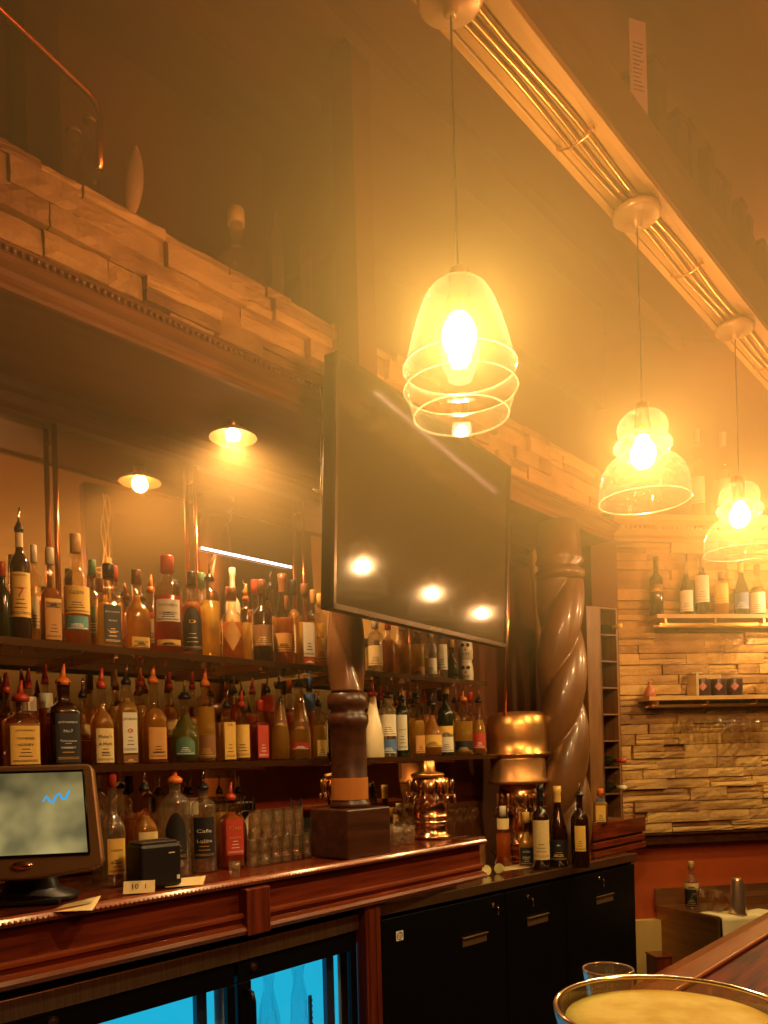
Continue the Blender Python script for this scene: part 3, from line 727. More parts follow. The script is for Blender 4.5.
row([
 (4, 562, 22, 'spirit', 'darkgreen', 'red', None, 'dark green bottle cut by the left edge'),
 (22, 508, 30, 'spirit', 'dark', 'pour', [('yellow', .18, .52), ('cream', .72, .83, 1.2, 'neck')], 'tall dark bottle with big red 7 on a yellow label', (("7", .36, .085, .62, 'red'), ('SEAGRAM\'S', .495, .012, 1.3, 'ink'), ('THE AMERICAN', .40, .006, 1.2, 'ink'))),
 (52, 548, 30, 'squat', 'amber', 'white', [('amber', .04, .42, .7), ('yellow', .36, .46, .7)], 'squat amber liqueur bottle with white stopper', (('DRAMBUIE', .41, .013, 1.4, 'ink'),)),
 (78, 534, 30, 'spirit', 'amber', 'cork', [('yellow', .28, .52), ('teal', .14, .26, .9)], 'reddish amber scotch bottle with tall corked neck', (('GLEN', .46, .014, 1.0, 'ink'), ('No 15', .18, .010, .9, 'white'))),
 (110, 564, 32, 'jack', 'gold', 'black', ('black', .05, .50), 'square whiskey bottle with wide black label', (('JACK DANIEL\'S', .42, .010, 1.2, 'white'), ('Old No.7', .32, .008, .7, 'white'), ('Tennessee', .20, .008, .9, 'white'))),
 (138, 570, 32, 'squat', 'honey', 'brown', ('yellow', .05, .17, .7), 'patterned yellow-gold square bottle with dark stopper', (('RESERVE', .11, .008, 1.1, 'ink'),)),
 (169, 556, 30, 'tall', 'red', 'red', [('white', .32, .54, .9), ('yellow', .08, .14, .9)], 'red-amber bottle with white label and red cap', (('SOUTHERN', .48, .012, 1.25, 'ink'), ('COMFORT', .40, .012, 1.2, 'ink'))),
 (193, 572, 20, 'spirit', 'amber', 'black', ('black', .06, .58, 1.1, 'arch'), 'bottle with tall arched black label and black cap', (('D', .40, .016, .6, 'gold'),)),
 (211, 562, 20, 'tall', 'gold', 'pour', None, 'narrow patterned clear-gold bottle with metal pourer'),
 (233, 588, 26, 'spirit', 'amber', 'brown', ('amber', .12, .56, .9, 'diamond'), 'amber bottle with large diamond-shaped label'),
 (247, 584, 15, 'tall', 'gold', 'pourO', None, 'slim gold bottle with orange pourer, beside the diamond label'),
 (263, 580, 20, 'spirit', 'dark', 'brown', ('brown', .2, .45), 'nearly black bottle with brown capsule'),
 (284, 574, 22, 'burgundy', 'amber', 'brown', ('amber', .14, .34), 'amber brandy bottle with sloping shoulders and dark neck'),
 (306, 584, 22, 'jack', 'gold', 'brown', [('white', .12, .52), ('red', .04, .10, .6)], 'pale gold square bottle with white label'),
 (321, 594, 13, 'tall', 'gold', 'gold', ('cream', .1, .4), 'slim pale gold bottle touching the column'),
], 2.20, ZT, ' on the upper left shelf', 'bottles in front on the upper left shelf', 650)
row([
 (36, 545, 13, 'tall', 'gold', 'white', ('cream', .2, .5), 'white-capped bottle between the 7 bottle and the liqueur bottle'),
 (94, 560, 17, 'spirit', 'amber', 'green', ('green', .2, .5), 'green-capped bottle behind the black-labelled square whiskey'),
 (116, 566, 16, 'spirit', 'red', 'red', ('red', .2, .5), 'red-capped bottle behind the black-labelled square whiskey'),
 (152, 575, 18, 'spirit', 'orange', 'pourO', ('cream', .2, .5), 'orange bottle behind the patterned gold bottle'),
 (203, 573, 16, 'tall', 'green', 'green', ('cream', .2, .5), 'greenish bottle behind the arched black label'),
 (234, 568, 15, 'wine', 'cream', 'white', None, 'opaque cream-coloured bottle with long pale neck'),
 (256, 580, 16, 'spirit', 'amber', 'red', ('white', .2, .5), 'red-capped bottle behind the slim gold bottle'),
 (272, 572, 14, 'cone', 'gold', 'pour', None, 'gold cone-shaped bottle behind the nearly black bottle'),
 (295, 580, 15, 'spirit', 'honey', 'black', ('cream', .2, .5), 'honey bottle behind the sloping brandy bottle'),
 (314, 590, 14, 'tall', 'gold', 'cork', ('cream', .2, .5), 'corked gold bottle behind the white-labelled square one'),
], 2.335, ZT, ' on the upper left shelf', 'bottles at the back of the upper left shelf', 646)
row([
 (22, 680, 42, 'jack', 'honey', 'pourR', ('yellow', .04, .52, .72), 'square honey whiskey bottle with yellow label', (('JACK DANIEL\'S', .46, .011, 1.1, 'ink'), ('TENNESSEE', .36, .008, 1.0, 'ink'), ('HONEY', .28, .010, .9, 'ink'))),
 (65, 664, 36, 'jack', 'dark', 'pourO', ('black', .04, .54, .7), 'black-labelled square whiskey bottle with orange pourer', (('JACK DANIEL\'S', .45, .011, 1.25, 'white'), ('No.7', .36, .012, .6, 'white'), ('Tennessee', .26, .008, 1.1, 'white'), ('WHISKEY', .19, .008, 1.0, 'white'))),
 (103, 668, 32, 'squat', 'honey', 'pourR', ('cream', .03, .40, .75), 'squat bourbon bottle with cream label and red neck', (("Maker's", .31, .015, 1.2, 'ink'), ("& Mark", .23, .015, 1.2, 'ink'), ('WHISKY', .13, .008, .7, 'ink'))),
 (128, 664, 30, 'jack', 'gold', 'pour', [('white', .12, .54), ('brown', .02, .10)], 'square bourbon bottle with white label', (('JIM BEAM', .47, .013, 1.3, 'ink'), ('o', .36, .030, .5, 'red'))),
 (155, 664, 30, 'squat', 'honey', 'pourO', ('amber', .05, .38, .7), 'rounded honey-coloured bottle with amber label', (('1800', .12, .010, 1.0, 'ink'),)),
 (186, 680, 30, 'bulb', 'green', 'pour', ('green', .10, .34, .7, 'arch'), 'round green liqueur bottle with arched dark label'),
 (207, 668, 20, 'tall', 'gold', 'pourO', ('brown', .05, .30), 'tall pale bottle with orange pourer above the arched label'),
 (228, 690, 24, 'jack', 'gold', 'pour', ('yellow', .04, .60), 'yellow-gold bottle with wide yellow label', (('CA', .56, .012, .7, 'ink'),)),
 (243, 690, 18, 'spirit', 'honey', 'pourR', ('yellow', .06, .56), 'honey bottle with three round seals on a yellow label'),
 (261, 700, 20, 'jack', 'red', 'red', ('red', .05, .58), 'red bottle with red label'),
 (281, 672, 19, 'cone', 'gold', 'pour', ('brown', .40, .48, 1.0), 'tall cone-necked clear-gold bottle with metal pourer'),
 (301, 671, 22, 'cone', 'gold', 'pour', [('brown', .34, .44, 1.0), ('red', .12, .2, .9)], 'wider cone-necked bottle with brown band and pourer'),
 (320, 690, 17, 'squat', 'gold', 'pour', ('gold' if False else 'yellow', .05, .3, .7), 'faceted gold bottle touching the column'),
], 2.20, ZM, ' on the lower left shelf', 'bottles in front on the lower left shelf', 760)
row([
 (8, 672, 16, 'spirit', 'red', 'pourR', None, 'red-pourer bottle behind the honey whiskey'),
 (30, 668, 16, 'spirit', 'orange', 'pourR', ('white', .6, .75, 1.2, 'neck'), 'orange bottle behind the honey whiskey'),
 (47, 664, 15, 'spirit', 'amber', 'pourR', ('white', .6, .75, 1.2, 'neck'), 'amber bottle left of the black-labelled whiskey'),
 (84, 678, 18, 'bulb', 'honey', 'pour', ('cream', .3, .5), 'rounded honey bottle between the black label and the cream label'),
 (116, 670, 14, 'spirit', 'gold', 'white', None, 'white-capped bottle behind the white-labelled bourbon'),
 (142, 668, 15, 'spirit', 'gold', 'pourO', None, 'gold bottle behind the white-labelled bourbon'),
 (171, 672, 16, 'spirit', 'honey', 'pourR', ('cream', .3, .5), 'honey bottle between the amber label and the green bottle'),
 (194, 672, 14, 'spirit', 'honey', 'pourR', ('cream', .3, .5), 'honey bottle behind the green round bottle'),
 (236, 676, 14, 'spirit', 'red', 'pour', None, 'red bottle behind the yellow label'),
 (254, 678, 14, 'spirit', 'orange', 'pourR', None, 'orange bottle behind the red-labelled bottle'),
 (269, 676, 15, 'spirit', 'amber', 'pour', ('red', .6, .8, 1.2, 'neck'), 'amber bottle with red neck label'),
 (291, 680, 12, 'spirit', 'orange', 'orange', None, 'orange-capped bottle between the two cone necks'),
 (311, 678, 13, 'spirit', 'amber', 'blue', ('blue', .6, .8, 1.2, 'neck'), 'blue-capped bottle behind the faceted one'),
], 2.335, ZM, ' on the lower left shelf', 'bottles at the back of the lower left shelf', 756)
# bottles standing on the counter
row([
 (114, 768, 28, 'squat', 'clear', 'red', ('yellow', .10, .40, .72), 'clear bottle with red neck behind the receipt printer', (('CROWN', .30, .012, 1.0, 'ink'), ('ROYAL', .20, .012, 1.0, 'ink'))),
 (146, 770, 30, 'squat', 'honey', 'pour', ('cream', .06, .46, .75), 'square whiskey bottle with cream label beside the printer', (('OLD CROW', .36, .015, 1.35, 'ink'),)),
 (177, 763, 32, 'tall', 'clear', 'pourO', ('black', .15, .58, .75, 'arch'), 'large clear bottle with orange pourer'),
 (205, 770, 24, 'tall', 'clear', 'pour', ('black', .14, .56, .95), 'clear bottle with black script label', (('Cafe', .42, .016, 1.2, 'white'), ('Lolita', .32, .014, 1.2, 'white'))),
 (232, 782, 28, 'jack', 'orange', 'pourR', ('red', .16, .60, .7), 'orange-red square bottle with red label', (('Cap', .5, .016, 1.1, 'gold'), ('rum', .38, .013, 1.0, 'gold'))),
], 2.155, ZC, ' on the counter', 'bottles standing on the mahogany counter', 868)
row([
 (100, 770, 16, 'spirit', 'clear', 'white', None, 'white-capped clear bottle just behind the screen'),
 (131, 776, 17, 'spirit', 'amber', 'black', None, 'amber bottle with black cap behind the cream label'),
 (161, 776, 18, 'bulb', 'clear', 'pour', None, 'rounded clear bottle behind the orange pourer'),
 (192, 776, 17, 'spirit', 'clear', 'pour', ('white', .6, .8, 1.2, 'neck'), 'clear bottle with white neck label behind the script label'),
 (221, 776, 16, 'spirit', 'gold', 'pour', None, 'gold bottle behind the orange-red bottle'),
 (240, 776, 16, 'bulb', 'orange', 'pour', None, 'orange round bottle behind the orange-red bottle'),
], 2.31, ZC, ' on the counter', 'bottles at the back of the mahogany counter', 858)
# right of the column
row([
 (376, 618, 15, 'tall', 'clear', 'white', ('cream', .15, .5), 'clear bottle next to the column'),
 (389, 620, 14, 'spirit', 'amber', 'red', None, 'amber bottle behind the television corner'),
 (403, 620, 18, 'jack', 'honey', 'gold', None, 'wide honey-gold bottle below the television'),
 (418, 624, 14, 'tall', 'gold', 'gold', ('orange' if False else 'amber', .05, .2), 'gold bottle below the television middle'),
 (431, 628, 13, 'tall', 'clear', 'white', ('white', .1, .4), 'clear bottle with white label below the television'),
 (442, 630, 12, 'tall', 'clear', 'blue', ('white', .2, .7), 'clear bottle with tall white label'),
], 2.21, ZT, ' on the upper right shelf', 'bottles on the upper right shelf', 672)
row([
 (452, 640, 15, 'bulb', 'darkgreen', 'cork', None, 'small dark round bottle with cork'),
], 2.22, ZT, ' beside the skull cups', 'dark bottle by the cups', 676)
row([
 (374, 682, 21, 'cone', 'cream', 'pourR', None, 'white porcelain-like bottle with red pourer'),
 (389, 683, 17, 'tall', 'clear', 'pour', [('white', .3, .6), ('blue', .05, .25)], 'clear bottle with white and blue label'),
 (403, 686, 15, 'tall', 'darkgreen', 'pour', ('white', .1, .62, .7), 'dark bottle with narrow tall white label', (('AVION', .4, .008, .9, 'ink'),)),
 (418, 684, 17, 'squat', 'gold', 'pour', ('amber', .05, .3, .7), 'gold square bottle with metal pourer'),
 (433, 692, 20, 'bulb', 'honey', 'pour', ('yellow', .15, .35), 'round honey bottle with yellow label'),
 (447, 682, 17, 'spirit', 'darkgreen', 'gold', [('white', .05, .3, .9), ('yellow', .25, .4, .9)], 'near-black bottle with gold capsule'),
 (464, 688, 20, 'spirit', 'gold', 'pourO', ('black', .05, .22), 'pale gold bottle with orange pourer'),
 (480, 690, 15, 'cone', 'gold', 'pour', ('red', .1, .35, .8), 'slim bottle with metal pourer next to the copper pot'),
], 2.20, ZM, ' on the lower right shelf', 'bottles in front on the lower right shelf', 757)
row([
 (383, 686, 11, 'spirit', 'amber', 'pourR', None, 'amber bottle behind the porcelain-like bottle'),
 (397, 688, 11, 'spirit', 'green', 'green', None, 'green-capped bottle behind the white-and-blue label'),
 (411, 690, 11, 'spirit', 'gold', 'pour', None, 'gold bottle behind the tall white label'),
 (426, 690, 11, 'spirit', 'honey', 'pourR', None, 'honey bottle behind the gold square bottle'),
 (441, 690, 11, 'spirit', 'amber', 'black', None, 'black-capped bottle behind the gold capsule'),
 (456, 690, 12, 'spirit', 'gold', 'pour', None, 'gold bottle behind the orange pourer'),
 (472, 692, 11, 'spirit', 'honey', 'red', None, 'red-capped bottle behind the slim bottle'),
], 2.335, ZM, ' on the lower right shelf', 'bottles at the back of the lower right shelf', 756)

# cables hanging beside the television
t = thing('cable_bundle', 'bundle of thin pale cables hanging left of the television with a small loop', 'cable')
cab = mat('cable_pale', (.62, .42, .16), .4)
for k in range(4):
    q0, q1 = onY(322+k*2.4, 432+k*6, 1.74), onY(322+k*2.2, 545, 1.74); q0.z = 2.569
    pts = [q0.lerp(q1, i/12)+Vector((.006*sin(i*1.3+k*2), .004*cos(i+k), 0)) for i in range(13)]
    MB().tube(pts, .0026, 6).build('cable', cab, t)
c = onY(320, 492, 1.74)
MB().tube([c+Vector((.026*cos(a*pi/12), .01*sin(a*pi/12), .009*sin(a*pi/12))) for a in range(25)], .0024, 6, False).build('loop', cab, t)
b = MB(); b.box(-.012, .012, -.008, .008, -.03, .03, Matrix.Translation(onY(326, 486, 1.745))); b.build('cable_clip', mat('clip', (.7, .5, .2), .3, .4), t)

# two patterned cups stacked on the upper right shelf
for k, (yy) in enumerate((0, 1)):
    p = onY(466, 680, 2.22)
    z = ZT+.0+k*.108
    c = thing('patterned_cup', ['white ceramic cup with black face pattern, lower of the stacked pair', 'white ceramic cup with black face pattern, upper of the stacked pair'][k], 'cup', (p.x, 2.22, z), atan2(p.y, p.x)-pi/2)
    cer = mat('white_ceramic', (.75, .66, .46), .3)
    b = MB(); b.loft([(.030, 0), (.036, .006), (.037, .05), (.034, .085), (.030, .104), (.032, .108), (.029, .108), (.028, .09), (.001, .08)], 28); cu = b.build('cup_body', cer, c)
    b = MB()
    for (u, zz, r) in ((-.35, .070, .009), (.35, .070, .009), (0, .048, .004)):
        vs = []
        for q in range(12):
            a = -pi/2+u+cos(q*pi/6)*r/.037; vs.append((.0385*cos(a), .0385*sin(a), zz+r*sin(q*pi/6)))
        b.add(vs, [tuple(range(12))])
    for q in range(5):
        u = -.4+q*.2; q_ = patch(.037, 2, .03, .022, .034, .0015, 2)
        b.add([(x*cos(u)-y*sin(u), x*sin(u)+y*cos(u), z_) for x, y, z_ in q_.v], q_.f)
    b.build('face_pattern', INK, c)

# ------------------------------------------------------------------ tap towers, copper pots
def tap_tower(p, zb, hh, R, ntap, label):
    t = thing('tap_tower', label, 'beer tap', (p.x, p.y, zb), atan2(p.y, p.x)-pi/2)
    b = MB(); b.loft([(R*1.1, 0), (R*1.1, .010), (R*.9, .016), (R*.9, .06), (R, .066), (R*.9, .072), (R*.9, .084), (R, .09), (R*.9, .096), (R*.9, hh*.6), (R*1.0, hh*.62), (R*1.0, hh*.98), (R*.9, hh)], 32)
    b.build('drum', mat('tap_copper', (.80, .42, .20), .18, 1), t)
    for k in range(ntap):
        a = -pi/2+(-1.2+2.4*k/(ntap-1)); ca, sa = cos(a), sin(a)
        b = MB(); b.tube([(R*ca, R*sa, hh*.70), ((R+.028)*ca, (R+.028)*sa, hh*.70), ((R+.032)*ca, (R+.032)*sa, hh*.58)], [.007, .007, .005], 8)
        f = b.build('faucet', CHROME, t)
        b = MB(); M = Matrix.Translation(((R+.020)*ca, (R+.020)*sa, hh*.72)); b.loft([(.004, 0), (.005, .015), (.008, .035), (.009, .058), (.005, .066), (.001, .068)], 10, M=M); b.build('tap_handle', CHROME if k % 2 else BRASS, f)
p = onY(431, 800, 2.14); tap_tower(p, ZC, .262, .080, 6, 'copper and chrome beer tap drum under a hat-shaped copper lid')
b = MB(); M = Matrix.Translation((p.x-.02, p.y, ZC+.2625)); b.loft([(.070, 0), (.072, .006), (.074, .012), (.07, .018), (.034, .026), (.033, .068), (.030, .074), (.001, .076)], 36, M=M)
o = b.build('copper_hat', COPPER_WORN); tag(o, 'hat-shaped copper lid lying on the smaller tap drum', 'lid')
p = onY(521, 800, 2.12); tap_tower(p, .878, .385, .105, 8, 'large copper and chrome beer tap drum under the copper pot')
t = thing('copper_pot', 'big round copper pot with raised band, standing on the large tap drum', 'pot', (p.x-.02, p.y, 1.264))
b = MB(); b.loft([(.125, 0), (.15, .008), (.152, .018), (.138, .035), (.136, .12), (.139, .135)], 48); b.build('lower_bowl', mat('matt_copper', (.72, .36, .13), .42, .7, noise=.2, scale=7), t)
b = MB(); b.loft([(.139, .135), (.158, .142), (.158, .154), (.148, .162), (.153, .22), (.155, .29), (.146, .335), (.128, .358), (.06, .362), (.001, .362)], 48); b.build('upper_bowl', COPPER_WORN, t)
b = MB(); b.tube([(.158*cos(a*pi/24), .158*sin(a*pi/24), .148) for a in range(49)], .005, 6, False); b.build('rim_band', BRASS, t)

# ------------------------------------------------------------------ copper pipe, bamboo-like pipe on the back wall right of the television
a_, b_ = onY(512, 560, 2.1), onY(504, 692, 2.1)
o = MB().tube([(a_.x, 2.1, 2.55), (b_.x, 2.1, 1.60)], .008, 10).build('copper_rod', COPPER); tag(o, 'thin bright copper rod right of the television', 'rod')
b = MB(); q0, q1 = onY(532, 545, 2.3), onY(541, 652, 2.3)
pts = [q0.lerp(q1, i/24) for i in range(25)]; pts[0].z = 2.56
b.tube(pts, [.020+.004*(i % 4 == 0) for i in range(25)], 12)
o = b.build('jointed_pipe', mat('pipe_paint', (.45, .25, .07), .4)); tag(o, 'jointed golden pipe on the wall between television and spiral column', 'pipe')

# ------------------------------------------------------------------ wine rack tower
rA, rB = atD(606, 819, 4.13), atD(621, 818, 4.18)
zb = 1.0505
ra = thing('wine_rack', 'tall narrow brown wine rack with open cubbies against the stone wall', 'rack', (rA.x, rA.y, zb), atan2(rB.y-rA.y, rB.x-rA.x))
RH = 1.13; rw = (Vector((rB.x, rB.y, 0))-Vector((rA.x, rA.y, 0))).length
rk = mat('rack_wood', (.24, .10, .03), .45, noise=.35, scale=5, stretch=(8, 8, 1))
b = MB(); b.box(-.012, 0, -.0, .012, 0, RH); b.box(-.014, 0, 0, .25, 0, RH); b.box(rw, rw+.012, 0, .25, 0, RH); b.box(-.012, rw+.012, .24, .25, 0, RH); b.build('side_panels', rk, ra)
b = MB(); b.box(-.10, -.014, .0, .25, 0, RH); b.build('left_panel', rk, ra)
for k in range(9): MB().box(0, rw, 0, .24, k*RH/8-(0 if k == 0 else .008), k*RH/8+(.008 if k == 0 else 0)).build('shelf', rk, ra)
for k, (cz, lab, cc) in enumerate(((7, 'cork-stoppered bottle lying in the top open cubby of the wine rack', 'gold'), (2, 'bottle with reddish capsule lying in a lower rack cubby', 'red'), (1, 'bottle with pale capsule lying in the lowest used rack cubby', 'white'))):
    zz = zb+cz*RH/8+.034
    M = ra.matrix_world.copy() if False else None
    t = thing('wine_bottle', lab, 'bottle', (0, 0, 0), 0, 'bottles lying in the wine rack')
    base = Vector((rA.x, rA.y, 0)); ux = Vector((rB.x-rA.x, rB.y-rA.y, 0)).normalized(); uy = Vector((-ux.y, ux.x, 0))
    t.matrix_world = Matrix.Translation(base+ux*(rw/2)+uy*.20+Vector((0, 0, zz-.004+.001))) @ Matrix.Rotation(ra.rotation_euler.z, 4, 'Z') @ Matrix.Rotation(radians(90), 4, 'X')
    P = [(r*.028, z*.29) for r, z in SHAPES['wine'][1]]
    MB().loft(P, 20).build('glass_body', mat('dark_bottle_glass_darkgreen', (.012, .016, .004), .07), t)
    MB().loft([(.0112, .235), (.0125, .27), (.0125, .291), (.002, .292)], 16).build('foil', capmat(cc), t)

# ------------------------------------------------------------------ shelves on the stone wall
def wpos(t_, out, z): v = W0+FD*t_+FN*out; return Vector((v.x, v.y, z))
def w_t(x, y, out=.1):
    d = ray(x, y); o_ = W0+FN*out; k = (o_-EYE).dot(FN)/d.dot(FN); p = EYE+d*k; return (p-W0).dot(FD), p.z
for (lab, zz, xl) in (('upper wooden wall shelf on the stone wall holding wine bottles', 2.175, 655), ('lower wooden wall shelf on the stone wall with hanging wine glasses', 1.715, 645)):
    t0 = w_t(xl, 697, .15)[0]
    s = thing('stone_wall_shelf', lab, 'shelf')
    M = wallM(0, 0, zz)
    MB().box(t0, t0+1.5, -.20, -.046, -.022, 0, M).build('board', mat('shelf_wood', (.55, .30, .09), .5, noise=.3, scale=5), s)
    b = MB(); b.box(t0+.03, t0+1.5, -.17, -.16, -.060, -.045, M); b.box(t0+.03, t0+1.5, -.10, -.09, -.060, -.045, M)
    for k in range(5): b.box(t0+.05+k*.3, t0+.062+k*.3, -.19, -.05, -.050, -.022, M)
    b.build('glass_rail', BRASS, s)
WB = [
 (657, 557, 13, 'wine', 'dark', 'black', ('brown', .40, .52), 'dark wine bottle standing apart at the left end'),
 (687, 564, 13, 'burgundy', 'darkgreen', 'brown', ('white', .08, .48), 'dark wine bottle with low white label'),
 (703, 556, 14, 'wine', 'darkgreen', 'brown', ('white', .22, .66), 'tallest wine bottle with large white label'),
 (722, 572, 14, 'spirit', 'honey', 'brown', ('yellow', .28, .72), 'golden round-shouldered bottle with yellow label'),
 (742, 562, 14, 'burgundy', 'darkgreen', 'gold', ('blue', .12, .42), 'bottle with tilted bluish label'),
 (758, 565, 15, 'burgundy', 'green', 'brown', ('white', .05, .45), 'olive green bottle with white label at the right end'),
]
for (px_, yt, wd, shp, lq, cp_, lb, ds) in WB:
    tt, _ = w_t(px_, 617, .12); p = wpos(tt, .12, 2.1755); dep = (p-EYE).dot(FW); hz = YP+.0262*(384-px_)
    Ht = H+(hz-yt)/FPX*dep-2.1755
    bottle(p, Ht, wd/2*dep/FPX, shp, lq, cp_, lb, ds + ' of the upper stone-wall shelf' if 'end' in ds else ds + ' on the upper stone-wall shelf', 'wine bottles on the stone wall shelf', name='wine_bottle')
# ledge bottles on the far moulding
for k, (px_, yt) in enumerate(((697, 430), (723, 433))):
    tt, _ = w_t(px_, 466, .09); p = wpos(tt, .09, 2.7502); dep = (p-EYE).dot(FW); hz = YP+.0262*(384-px_)
    bottle(p, H+(hz-yt)/FPX*dep-2.7502, .042, 'spirit', 'gold', 'white', ('white', .15, .45), ['left', 'right'][k] + ' one of two pale bottles on the ledge above the stone wall', 'pale bottles above the stone wall')
def stem_glass(nm='wine_glass'):
    b = MB(); b.loft([(.031, 0), (.030, .002), (.006, .006), (.0035, .012), (.0035, .07), (.008, .082), (.026, .10), (.033, .125), (.032, .15), (.027, .172), (.0255, .172), (.0305, .15), (.0315, .125), (.024, .102), (.001, .09)], 20, cap1=False)
    return b
gm = None
LBL = ['leftmost', 'second', 'third', 'middle', 'fifth', 'sixth', 'rightmost']
for k, px_ in enumerate((677, 690, 704, 717, 731, 743, 756)):
    tt, _ = w_t(px_, 700, .13); p = wpos(tt, .13, 1.715-.040)
    o = stem_glass().build('wine_glass', THIN, loc=p, rot=(pi, 0, 0)) if k == 0 else g0.copy()
    if k == 0: g0 = o
    else: COL.objects.link(o); o.location = p
    tag(o, LBL[k] + ' of the seven stemmed glasses hanging upside down under the lower shelf', 'glass', 'stemmed glasses hanging under the lower shelf')
for k, px_ in enumerate((723, 736, 750)):
    tt, _ = w_t(px_, 640, .13); o = g0.copy(); COL.objects.link(o); o.location = wpos(tt, .13, 2.175-.040); o.scale = (.8, .8, .8)
    tag(o, ['left', 'middle', 'right'][k] + ' of three glasses hanging under the upper stone-wall shelf', 'glass', 'glasses hanging under the upper shelf')
# dark picture mugs and a frame on the lower shelf
for k, px_ in enumerate((703, 719, 735)):
    tt, _ = w_t(px_, 695, .12); p = wpos(tt, .12, 1.7155)
    t = thing('dark_mug', ['left', 'middle', 'right'][k] + ' dark mug with reddish picture on the lower stone-wall shelf', 'mug', p, atan2(p.y, p.x)-pi/2, 'dark mugs on the stone wall shelf')
    MB().loft([(.040, 0), (.042, .004), (.043, .095), (.042, .10), (.039, .10), (.038, .02), (.001, .016)], 28).build('mug_body', mat('dark_ceramic', (.05, .02, .02), .3), t)
    patch(.0425, 2, .55, .03, .08, .001, 8, diamond=True).build('picture', mat('picture_red', (.45, .14, .10), .5), t)
tt, _ = w_t(693, 690, .12)
b = MB(); M = wallM(tt, .12, 1.7155); b.box(-.008, .008, -.05, .05, 0, .13, M); b.box(-.03, .03, -.05, .05, .128, .134, M)
o = b.build('shelf_bracket_stand', mat('pale_metal', (.75, .6, .35), .3, .6)); tag(o, 'small pale T-shaped stand left of the dark mugs', 'stand')
tt, _ = w_t(650, 695, .12); p = wpos(tt, .12, 1.7155)
b = MB(); b.loft([(.03, 0), (.034, .01), (.030, .04), (.012, .065), (.010, .085), (.014, .09), (.001, .092)], 18); o = b.build('ornament', mat('red_glaze', (.45, .12, .05), .3), loc=p); tag(o, 'small reddish ornament at the left end of the lower stone-wall shelf', 'ornament')
tt, _ = w_t(764, 690, .12); p = wpos(tt, .12, 1.7155)
o = MB().loft([(.030, 0), (.034, .004), (.042, .10), (.0405, .10), (.033, .008), (.001, .006)], 24, cap1=False).build('tumbler', THIN, loc=p); tag(o, 'clear tumbler right of the dark mugs, at the photo edge', 'glass')

# ------------------------------------------------------------------ point-of-sale terminal and printer
BROWNPL = mat('bronze_plastic', (.22, .12, .05), .32, .35, bump=.05, scale=150)
def face_rz(p, extra=0): return atan2(p[1], p[0])-pi/2+extra
p = onY(20, 825, 2.04)
pos = thing('sales_terminal', 'touchscreen sales terminal in a bronze frame, blue squiggle on the pale screen', 'terminal', (p.x, p.y, ZC), face_rz(p, radians(-14)))
SM = Matrix.Translation((0, 0, .215)) @ Matrix.Rotation(radians(-13), 4, 'X')
def plate(w0, w1, h0, h1, y0, y1, M, n=10, bulge=0):
    """rounded slab, w0 top half-width, w1 bottom half-width"""
    b = MB(); pts = []
    r = .022
    for (sx, sz, a0) in ((1, 1, 0), (-1, 1, 90), (-1, -1, 180), (1, -1, 270)):
        for k in range(7):
            a = radians(a0+k*15); hw = w0 if sz > 0 else w1; hz = h1 if sz > 0 else h0
            x = sx*(hw-r)+r*cos(a); z = hz-sz*r+r*sin(a)
            pts.append((x, z))
    if bulge:
        out = []
        for i, (x, z) in enumerate(pts):
            out.append((x, z))
            if i == 20:
                xa, xb = pts[20][0], pts[21][0]
                for k in range(1, 12): u = k/12; out.append((xa+(xb-xa)*u, z-bulge*sin(pi*u)))
        pts = out
    n = len(pts); vs = [M @ Vector((x, y, z)) for y in (y0, y1) for x, z in pts]
    b.add(vs, [(k, (k+1) % n, n+(k+1) % n, n+k) for k in range(n)]+[tuple(range(n))[::-1], tuple(range(n, 2*n))])
    return b
plate(.178, .205, -.125, .150, 0, .035, SM, bulge=.022).build('bezel', BROWNPL, pos, .006)
plate(.165, .190, -.11, .140, .036, .085, SM).build('rear_housing', BLACKM, pos, .008)
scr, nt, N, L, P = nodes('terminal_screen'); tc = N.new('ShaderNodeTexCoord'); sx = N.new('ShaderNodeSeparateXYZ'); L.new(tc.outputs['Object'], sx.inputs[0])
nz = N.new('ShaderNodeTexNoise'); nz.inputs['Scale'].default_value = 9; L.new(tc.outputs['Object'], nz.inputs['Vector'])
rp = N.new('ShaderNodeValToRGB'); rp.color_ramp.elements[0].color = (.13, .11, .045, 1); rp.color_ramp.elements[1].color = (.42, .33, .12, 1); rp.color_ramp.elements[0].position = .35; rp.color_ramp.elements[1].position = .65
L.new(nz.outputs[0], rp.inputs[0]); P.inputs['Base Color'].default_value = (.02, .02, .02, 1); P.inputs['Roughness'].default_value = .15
gr = N.new('ShaderNodeMapRange'); gr.inputs['From Min'].default_value = .10; gr.inputs['From Max'].default_value = .33; gr.inputs['To Min'].default_value = 1.9; gr.inputs['To Max'].default_value = .8  # emission raised towards the bottom, a window reflection painted into the screen
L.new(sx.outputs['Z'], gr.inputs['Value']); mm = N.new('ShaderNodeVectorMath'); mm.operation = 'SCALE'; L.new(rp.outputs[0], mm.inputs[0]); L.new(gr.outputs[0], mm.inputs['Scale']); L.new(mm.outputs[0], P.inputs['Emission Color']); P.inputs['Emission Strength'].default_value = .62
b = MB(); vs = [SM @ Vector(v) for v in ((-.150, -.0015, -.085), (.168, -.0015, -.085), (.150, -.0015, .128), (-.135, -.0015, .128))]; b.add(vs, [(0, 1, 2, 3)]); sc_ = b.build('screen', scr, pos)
b = MB()
for q in ((-.154, .172, -.092, -.085), (-.14, .155, .128, .134)): b.box(q[0], q[1], -.003, .002, q[2], q[3], SM)
b.tube([SM @ Vector(v) for v in ((.170, -.001, -.088), (.152, -.001, .131))], .0035, 6)
b.build('screen_gasket', BLACK, pos)
